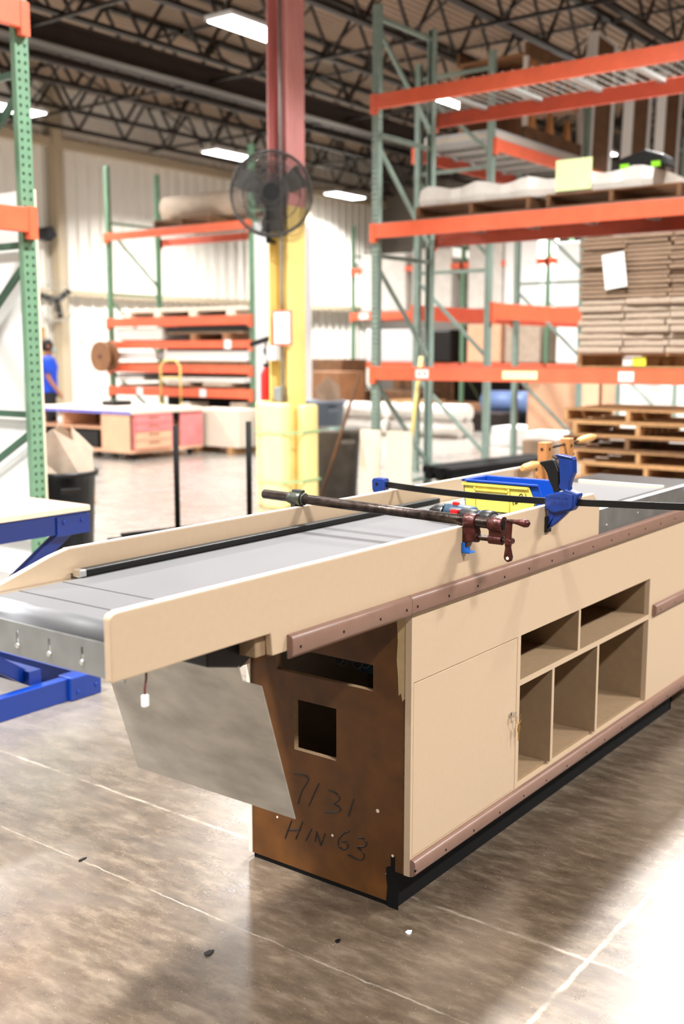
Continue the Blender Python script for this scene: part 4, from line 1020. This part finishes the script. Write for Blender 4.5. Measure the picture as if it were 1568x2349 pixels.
# pink workbench
BX, BY = 10.26, 11.35
WB = thing('workbench', 'pink and peach wheeled workbench with cubbies and blue edging', 'workbench', (BX, BY, 0))
def wp(m, name, mt, **k): return m.build(name, mt, WB, **k)
wp(MB().box(-.02, 1.42, -.02, 2.35, .645, .70), 'top', 'cream', bevel=.004); wp(MB().box(-.028, -.02, -.02, 2.35, .645, .685), 'top_edging', 'purple')
wp(MB().box(0, 1.4, 0, 2.3, .10, .14), 'base', 'peach'); wp(MB().box(0, .8, 0, .02, .14, .645).box(.95, 1.4, 0, .02, .14, .645), 'side_panel', 'salmon')
wp(MB().box(0, .02, 0, .62, .14, .645), 'front_board', 'peach'); wp(MB().box(0, .02, 2.26, 2.3, .14, .645), 'end_stile', 'peach')
wp(MB().box(.6, .62, .62, 2.28, .14, .645), 'cubby_back', 'brown'); wp(MB().box(0, .6, .62, 2.28, .42, .44), 'cubby_shelf', 'peach'); wp(MB().box(0, .6, 1.45, 1.47, .14, .645), 'cubby_divider', 'peach')
for k in range(4):
    dd = wp(MB().box(.06, .74, -.03, .0, .155 + .12 * k, .265 + .12 * k), 'drawer', 'salmon' if k > 1 else 'peach', bevel=.004)
    MB().box(.30, .50, -.034, -.03, .225 + .12 * k, .245 + .12 * k).build('finger_slot', 'brown', dd)
wp(MB().box(.80, .90, .3, .32, .14, .645), 'recess_back', 'brown')
for xx, yy in ((.15, .12), (1.25, .12), (.15, 2.15), (1.25, 2.15)): wp(MB().tube([(xx, yy - .02, .05), (xx, yy + .02, .05)], .05, 14), 'caster', 'rubber')
o = MB().box(-.18, .18, -.28, .28, 0, .25).build('black_crate', 'black', bevel=.01); o.location = (BX + .22, BY + 1.02, .142); tag(o, 'black crate in the lower cubby of the pink workbench', 'crate')
o = MB().lathe([(0, 0), (.07, 0), (.07, .12), (.04, .16), (0, .16)], 16).build('white_jug', 'white'); o.location = (BX + .12, BY + 1.62, .4415); tag(o, 'white jug on the upper cubby shelf of the workbench', 'jug')
o = MB().box(-.18, .18, -.14, .14, 0, .07).build('black_case', 'black', bevel=.01); o.location = (BX + .9, BY + 1.3, .702); tag(o, 'small dark case on top of the pink workbench', 'case')
o = MB().box(0, .5, -.5, .5, 0, .70).build('plywood_carcass', 'salmon'); o.location = (9.9, 14.3, 0); tag(o, 'salmon plywood box left of the pink workbench', 'box')
o = load(11.80, 12.3, 10.75, 11.75, .10, .66, 'panel_pack', 'cream', 'cream panel pack on bearers right of the pink workbench', 'panel pack'); 
for k, y in enumerate((10.9, 11.6)): load(11.75, 12.3, y - .04, y + .04, 0, .098, 'timber_block', 'wood', 'pine bearer under the cream panel pack, %s' % ('right one', 'left one')[k], 'timber', 'bearers under the panel pack', .003)
# yellow guard frame in front of the rack
YG = thing('yellow_tube_frame', 'yellow tubular frame in front of the far sheet rack', 'frame', (12.2, 12.55, 0))
MB().tube([(0, .22, .70), (0, .22, 1.28), (0, .12, 1.38), (0, -.12, 1.38), (0, -.22, 1.28), (0, -.22, .70)], .016, 8).build('hoop', 'yellow', YG); MB().tube([(0, -.22, 1.1), (0, .22, 1.1)], .014, 8).build('crossbar', 'yellow', YG)
MB().tube([(0, .22, .0), (0, .22, .70)], .016, 8).build('leg', 'yellow', YG); MB().tube([(0, -.22, .0), (0, -.22, .70)], .016, 8).build('leg', 'yellow', YG)

# wall fan and camera
WF = thing('wall_fan', 'black three-bladed wall fan in a wire cage above the worker', 'fan', (14.30, 17.9, 2.52), math.radians(50))
for k in range(3):
    a = 2 * PI * k / 3 + .35; MB().bar((0, .05 * math.cos(a), .05 * math.sin(a)), (0, .34 * math.cos(a), .34 * math.sin(a)), .012, .12).build('blade', 'black', WF)
MB().tube([(-.08, 0, 0), (.16, 0, 0)], .06, 14).build('motor', 'black', WF)
m = MB()
for rr, xx in ((.40, 0), (.39, -.10), (.25, -.12)): m.tube([(xx, rr * math.cos(a), rr * math.sin(a)) for a in [t * PI / 16 for t in range(33)]], .006, 5, caps=False)
for k in range(24): a = 2 * PI * k / 24; m.tube([(-.13, .05 * math.cos(a), .05 * math.sin(a)), (-.10, .39 * math.cos(a), .39 * math.sin(a)), (0, .40 * math.cos(a), .40 * math.sin(a))], .003, 4, caps=False)
m.build('cage', 'wire', WF); MB().bar((.1, 0, 0), (.45, .10, .0), .04, .04).build('wall_arm', 'black', WF)
SK = thing('wall_speaker', 'small black speaker high on the wall beside the near upright', 'speaker', (14.35, 18.2, 3.86))
MB().prism([(-.16, -.12), (.0, -.16), (.16, -.02), (.05, .15), (-.14, .12)], 'xz', -.15, .10).build('cabinet', 'black', SK, bevel=.03); MB().box(-.03, .03, .10, .20, -.03, .03).build('bracket', 'black', SK)
o = MB().box(-.04, .04, -.02, .02, 0, 1.95).build('timber_post', 'wood'); o.location = (12.6, 16.2, 0); tag(o, 'pale timber post standing right of the worker', 'post')

# ------------------------------------------------------------------ person
def skin_body(name, joints, bones, material, parent, sub=2):
    me = bpy.data.meshes.new(name); ks = list(joints); me.from_pydata([joints[k][0] for k in ks], [(ks.index(a), ks.index(b)) for a, b in bones], [])
    o = bpy.data.objects.new(name, me); COL.objects.link(o); o.parent = parent
    sk = o.modifiers.new('skin', 'SKIN'); sk.use_smooth_shade = True
    for i, k in enumerate(ks):
        r = joints[k][1]; me.skin_vertices[0].data[i].radius = (r, r) if not isinstance(r, tuple) else r
    me.skin_vertices[0].data[0].use_root = True
    s = o.modifiers.new('sub', 'SUBSURF'); s.levels = sub; s.render_levels = sub
    me.materials.append(M[material]); return o
PE = thing('person', 'person in a royal blue t-shirt, black trousers and pale face mask, standing', 'person', (11.0, 14.05, 0), math.radians(-125))
# local: +y faces forward
J = {'pelvis': ((0, 0, .93), (.15, .11)), 'waist': ((0, 0, 1.08), (.135, .10)), 'chest': ((0, .01, 1.28), (.16, .11)), 'neckb': ((0, 0, 1.42), (.07, .065)), 'neck': ((0, .01, 1.47), (.052, .055)), 'jaw': ((0, .03, 1.52), (.06, .07)), 'head': ((0, .02, 1.60), (.075, .09)), 'crown': ((0, .01, 1.655), (.05, .06))}
Bn = [('pelvis', 'waist'), ('waist', 'chest'), ('chest', 'neckb'), ('neckb', 'neck'), ('neck', 'jaw'), ('jaw', 'head'), ('head', 'crown')]
for s, sx in (('l', -1), ('r', 1)):
    J.update({'hip' + s: ((.09 * sx, 0, .86), .088), 'knee' + s: ((.10 * sx, .02, .48), .058), 'ank' + s: ((.11 * sx, -.01, .09), .04), 'toe' + s: ((.12 * sx, .15, .035), (.042, .03)),
              'sh' + s: ((.17 * sx, 0, 1.38), .058), 'el' + s: ((.235 * sx, -.02, 1.12), .042), 'wr' + s: ((.23 * sx, .12, .90), .027), 'pa' + s: ((.225 * sx, .16, .84), (.034, .02))})
    Bn += [('pelvis', 'hip' + s), ('hip' + s, 'knee' + s), ('knee' + s, 'ank' + s), ('ank' + s, 'toe' + s), ('chest', 'sh' + s), ('sh' + s, 'el' + s), ('el' + s, 'wr' + s), ('wr' + s, 'pa' + s)]
    for k in range(4):
        a = 'f%d%s' % (k, s); J[a] = (((.225 + .016 * (k - 1.5)) * sx, .185, .795), .009); J[a + 'b'] = (((.225 + .016 * (k - 1.5)) * sx, .185, .755 + .006 * abs(k - 1)), .008); Bn += [('pa' + s, a), (a, a + 'b')]
    J['t' + s] = ((.19 * sx, .185, .835), .010); J['t' + s + 'b'] = ((.185 * sx, .20, .80), .009); Bn += [('pa' + s, 't' + s), ('t' + s, 't' + s + 'b')]
skin_body('body', J, Bn, 'skin', PE)
def loft(rings, n=20):
    m = MB(); vs = []; 
    for (cx, cy, z, rx, ry) in rings: vs += [(cx + rx * math.cos(2 * PI * k / n), cy + ry * math.sin(2 * PI * k / n), z) for k in range(n)]
    fs = [(i * n + k, i * n + (k + 1) % n, (i + 1) * n + (k + 1) % n, (i + 1) * n + k) for i in range(len(rings) - 1) for k in range(n)]
    return m.add(vs, fs, True)
m = loft([(0, 0, .86, .19, .145), (0, 0, .98, .185, .14), (0, 0, 1.12, .18, .135), (0, .01, 1.28, .20, .145), (0, .0, 1.38, .19, .12), (0, 0, 1.43, .09, .08)])
for sx in (-1, 1): m.tube([(.13 * sx, 0, 1.385), (.19 * sx, 0, 1.36), (.245 * sx, -.01, 1.17)], [.075, .08, .065], 14)
m.build('t_shirt', 'shirt', PE)
m = loft([(0, 0, .80, .18, .14), (0, 0, .95, .18, .14)])
for sx in (-1, 1): m.tube([(.09 * sx, 0, .88), (.10 * sx, .02, .48), (.11 * sx, -.01, .07)], [.105, .085, .07], 16)
m.build('trousers', 'trousers', PE)
m = MB().lathe([(0, .115), (.05, .105), (.085, .06), (.095, 0), (.088, -.05), (.06, -.08)], 18, mtx=Matrix.Translation((0, -.005, 1.60))); m.build('hair', 'hair', PE)
MB().prism([(-.055, 1.50), (.055, 1.50), (.06, 1.57), (.0, 1.59), (-.06, 1.57)], 'xz', .075, .115).build('face_mask', 'mask', PE, bevel=.02)
for sx in (-1, 1):
    MB().box(.022 * sx - .012, .022 * sx + .012, .095, .103, 1.605, 1.615).build('eye', 'hair', PE); MB().box(.085 * sx - .01, .085 * sx + .01, -.01, .03, 1.565, 1.62).build('ear', 'skin', PE, bevel=.006)
MB().box(-.15, .15, -.27, -.13, 1.0, 1.38).build('backpack', 'trousers', PE, bevel=.04)

# ------------------------------------------------------------------ middle ground, right of the column
TB2 = trash_bin((12.3, 9.55, 0), 'grey trash can with cardboard, upper one right of the column protector', 'greyplastic', .30, .82)
card_sheet([(-.2, -.12, .6), (.2, -.16, .6), (.24, -.10, 1.02), (.0, -.08, 1.16), (-.22, -.02, 1.0)], (12.3, 9.55, 0), 'brown cardboard sticking out of the grey trash can', 'card')
TB3 = trash_bin((8.95, 6.80, 0), 'dirty dark trash can right of the column protector, nearer one', 'brownbin', .27, .72)
o = MB().lathe([(0, 0), (.17, 0), (.16, .06), (.08, .09), (0, .09)], 14).build('green_bag', 'greendark'); o.location = (8.95, 6.80, .64); tag(o, 'dark green bag lying in the dirty trash can', 'bag')
o = MB().tube([(0, 0, 0), (.12, -.42, 1.3)], .016, 8).build('broom_stick', 'wooddark'); o.location = (8.62, 6.75, .0); tag(o, 'brown stick leaning between dirty trash can and tall rack', 'stick')
for k, (y, w) in enumerate(((6.44, .20), (6.10, .24))):
    o = MB().box(-.02, .02, -w, w * .2, 0, .72).build('plywood_offcut', 'ply_edge', bevel=.002); o.location = (8.95 + .0 * k, y, 0); o.rotation_euler = (0, .02, 0); tag(o, 'pale plywood board standing at the foot of the tall rack, %s' % ('left one', 'right one')[k], 'board', 'plywood boards at the rack foot')
# yellow handled tool
YT = thing('yellow_handled_tool', 'long yellow-handled tool leaning inside the tall right rack', 'tool', (10.0, 6.55, 0))
MB().tube([(0, .03, .25), (.19, .0, 1.45)], .022, 10).build('handle', 'yellow', YT); MB().bar((0, .03, .0), (0, .03, .26), .07, .05).build('grip', 'black', YT)
# far floor stock between racks
rng = random.Random(3)
for k in range(4):
    for j in range(3):
        o = MB().tube([(0, -.7, 0), (0, .7, 0)], .14, 14).build('foam_roll', 'wrap'); o.location = (16.2 + .1 * j, 13.4 - .0 - j * 1.5, .16 + .285 * (k % 2) + .0); o.location.x += .3 * (k // 2)
        tag(o, 'white foam roll in the low pile beyond the column', 'roll', 'white rolls beyond the column')
for k, (x, y, h, m, l) in enumerate(((17.9, 14.0, 1.1, 'brown', 'tall brown box stack left of the distant rack'), (18.8, 14.6, 1.35, 'wooddark', 'dark brown crate by the far wall'), (18.9, 12.6, .5, 'wood', 'pine crate low beyond the tall rack'), (17.2, 11.2, .36, 'woodorange', 'warm pine box on the floor behind the tall rack'))):
    load(x, x + .9, y - .5, y + .5, .0, h, 'wooden_crate', m, l, 'crate')
load(17.9, 18.4, 15.4, 16.0, .0, 1.25, 'black_cabinet', 'black', 'black cabinet standing by the far wall right of the column', 'cabinet')
load(16.4, 16.8, 14.3, 14.75, 0, 1.35, 'black_monitor_box', 'black', 'black upright case beside the brown box stack', 'case')
# wrapped pallets on the distant rack
ld = [  # y0,y1,z,h,mat,label
 (13.3, 14.5, 2.39, 1.25, 'wrap', 'white wrapped pallet load, far left on the distant rack'),
 (12.15, 13.15, 2.39, 1.30, 'wrap', 'white wrapped load with red top line, second on the distant rack'),
 (10.95, 11.75, 2.39, 1.42, 'wrap', 'tall cream wrapped load, third on the distant rack'),
 (10.15, 10.90, 2.39, 1.70, 'white', 'tallest white wrapped load, fourth on the distant rack'),
 (8.7, 9.75, 2.39, 1.25, 'white', 'white wrapped load right of the tallest on the distant rack'),
 (7.5, 8.6, 2.39, 1.35, 'wrap', 'white wrapped load at the right on the distant rack'),
 (12.95, 14.4, 1.28, .72, 'sheetgrey', 'pale blue grey appliance box on the lower level of the distant rack'),
 (10.95, 11.75, 1.28, .80, 'peach', 'tan carton on the lower level of the distant rack'),
 (10.05, 10.85, 1.28, .88, 'cardlight', 'taped brown cartons on the lower level of the distant rack'),
 (8.6, 9.7, 1.28, .85, 'white', 'white wrapped parcels on the lower level, right of the cartons'),
 (7.4, 8.5, 1.28, .60, 'wrap', 'white parcels on the lower level at the far right'),
 (12.9, 14.4, 0, .65, 'wooddark', 'weathered crate on the floor of the distant rack, left'),
 (11.0, 12.6, 0, .42, 'brown', 'flat brown stack on the floor of the distant rack'),
 (9.0, 9.8, 0, 1.05, 'cream', 'cream carton on the floor at the right of the distant rack'),
 (8.0, 8.7, 0, 1.0, 'peach', 'tan carton on the floor beyond the pallet stack')]
for y0, y1, z, h, m, l in ld: load(20.05, 21.0, y0, y1, z + .002, z + h, 'wrapped_load' if z > 1 else 'floor_load', m, l, 'load', bevel=.03)
for k in range(6): load(18.15, 19.05, 9.9, 11.0, .06 * k, .06 * k + .045, 'steel_sheet', 'joist', 'dark sheet in the low stack behind the tall rack, layer %d from the floor' % (k + 1), 'sheet', 'dark sheets behind the tall rack', .003)
o = MB().tube([(0, -.6, 0), (0, .6, 0)], .24, 18).build('blue_wrapped_roll', 'bluewrap'); o.location = (19.4, 10.3, .50); tag(o, 'slate blue wrapped roll seen low through the tall rack', 'roll')
load(19.15, 19.95, 9.6, 10.95, .0, .26, 'low_trolley', 'black', 'low black trolley under the blue roll', 'trolley')
load(15.5, 16.3, 5.4, 8.6, .002, .30, 'white_slab', 'white', 'white slab low behind the tall rack base', 'slab')
load(18.2, 19.0, 3.6, 7.6, .002, 1.15, 'white_block_row', 'white', 'white panelled block row behind the floor pallets', 'panel row')
load(14.2, 14.9, 6.5, 7.3, .0, 1.15, 'tan_carton', 'peach', 'tan upright carton left of the white block row', 'carton')
for k, x in enumerate((10.35, 11.15)):
    o = MB().box(-.05, .05, -.40, .40, 0, .14).build('timber_block', 'woodorange', bevel=.003); o.location = (x, 5.98 - .12 * k, 0)
    tag(o, 'pine bearer under the black steel tubes, %s' % ('left one', 'right one')[k], 'timber', 'bearers under the black tubes')
for k in range(6):
    o = MB().box(-1.0, 1.0, -.055, .055, 0, .07).build('steel_tube', 'blackmatt', bevel=.004); o.location = (10.75 + .05 * (k % 3), 5.76 + .17 * (k % 3) + (.03 if k > 2 else 0), .142 + .072 * (k // 3)); o.rotation_euler = (0, 0, -.13)
    tag(o, 'black steel tube in the low bundle behind the hand screw, %s row' % ('lower', 'upper')[k // 3], 'steel tube', 'black tubes behind the hand screw, %s row' % ('lower', 'upper')[k // 3])
load(12.15, 12.65, 5.85, 6.3, 0, .42, 'small_carton', 'card', 'small brown carton left of the floor pallets', 'carton')
load(12.2, 12.6, 5.88, 6.28, .422, .52, 'white_carton', 'white', 'flat white carton on top of the small brown carton', 'carton')

# crumbs on the slab
for (x, y, sx, sy, m, l) in ((2.212, 1.44, .011, .008, 'white', 'white paint chip on the concrete just left of the toe kick corner'), (1.97, 2.446, .016, .005, 'black', 'small black splinter on the concrete, lower left'),
                         (1.828, 1.789, .016, .009, 'ink', 'dark blue scrap on the concrete below the end panel, left'), (2.067, 1.563, .010, .006, 'ink', 'dark crumb on the concrete below the end panel, right')):
    o = MB().prism([(-sx, -sy * .4), (-sx * .3, -sy), (sx, -sy * .2), (sx * .4, sy * .9), (-sx * .6, sy)], 'xy', 0, .003).build('floor_scrap', m); o.location = (x, y, .0005)
    tag(o, l, 'scrap')

for k, (y0, y1, z1, m, l) in enumerate(((13.2, 14.9, 1.9, 'wooddark', 'added dark block behind the distant rack, far left'), (11.6, 13.0, 2.1, 'black', 'added black block behind the distant rack, left of centre'),
        (10.0, 11.4, 1.0, 'brown', 'added brown block behind the distant rack, centre'), (8.3, 9.8, 2.2, 'wooddark', 'added dark block behind the distant rack, right of centre'), (6.0, 8.1, 1.2, 'black', 'added black block behind the distant rack, far right'))):
    load(21.9, 23.0, y0, y1, 0, z1, 'gap_backing', m, l, 'stack', bevel=.03)  # backing blocks added so the gaps through the distant rack come out dark
load(20.0, 20.8, 12.1, 12.65, 1.282, 1.98, 'stored_case', 'black', 'black drum-like case on the distant rack lower level', 'case', bevel=.04)
load(13.62, 13.66, 11.2, 14.1, .0, 1.90, 'gap_shade_board', 'blackmatt', 'added black backing board darkening the gaps in the far sheet rack', 'panel', bevel=.003)  # backing added only to turn the gaps between the loads dark
load(12.5, 13.6, 11.3, 12.95, 1.824, 1.905, 'gap_shade_slab', 'black', 'added black slab standing in for shade just under the fourth beam level', 'sheet pack')  # black slab added where shade lies between sheets and beam
load(12.5, 13.6, 13.15, 14.1, 1.115, 1.15, 'gap_shade_slab', 'black', 'added thin black slab for shade on the lowest level pack, left side', 'sheet pack')  # black slab added as shade above the white pack
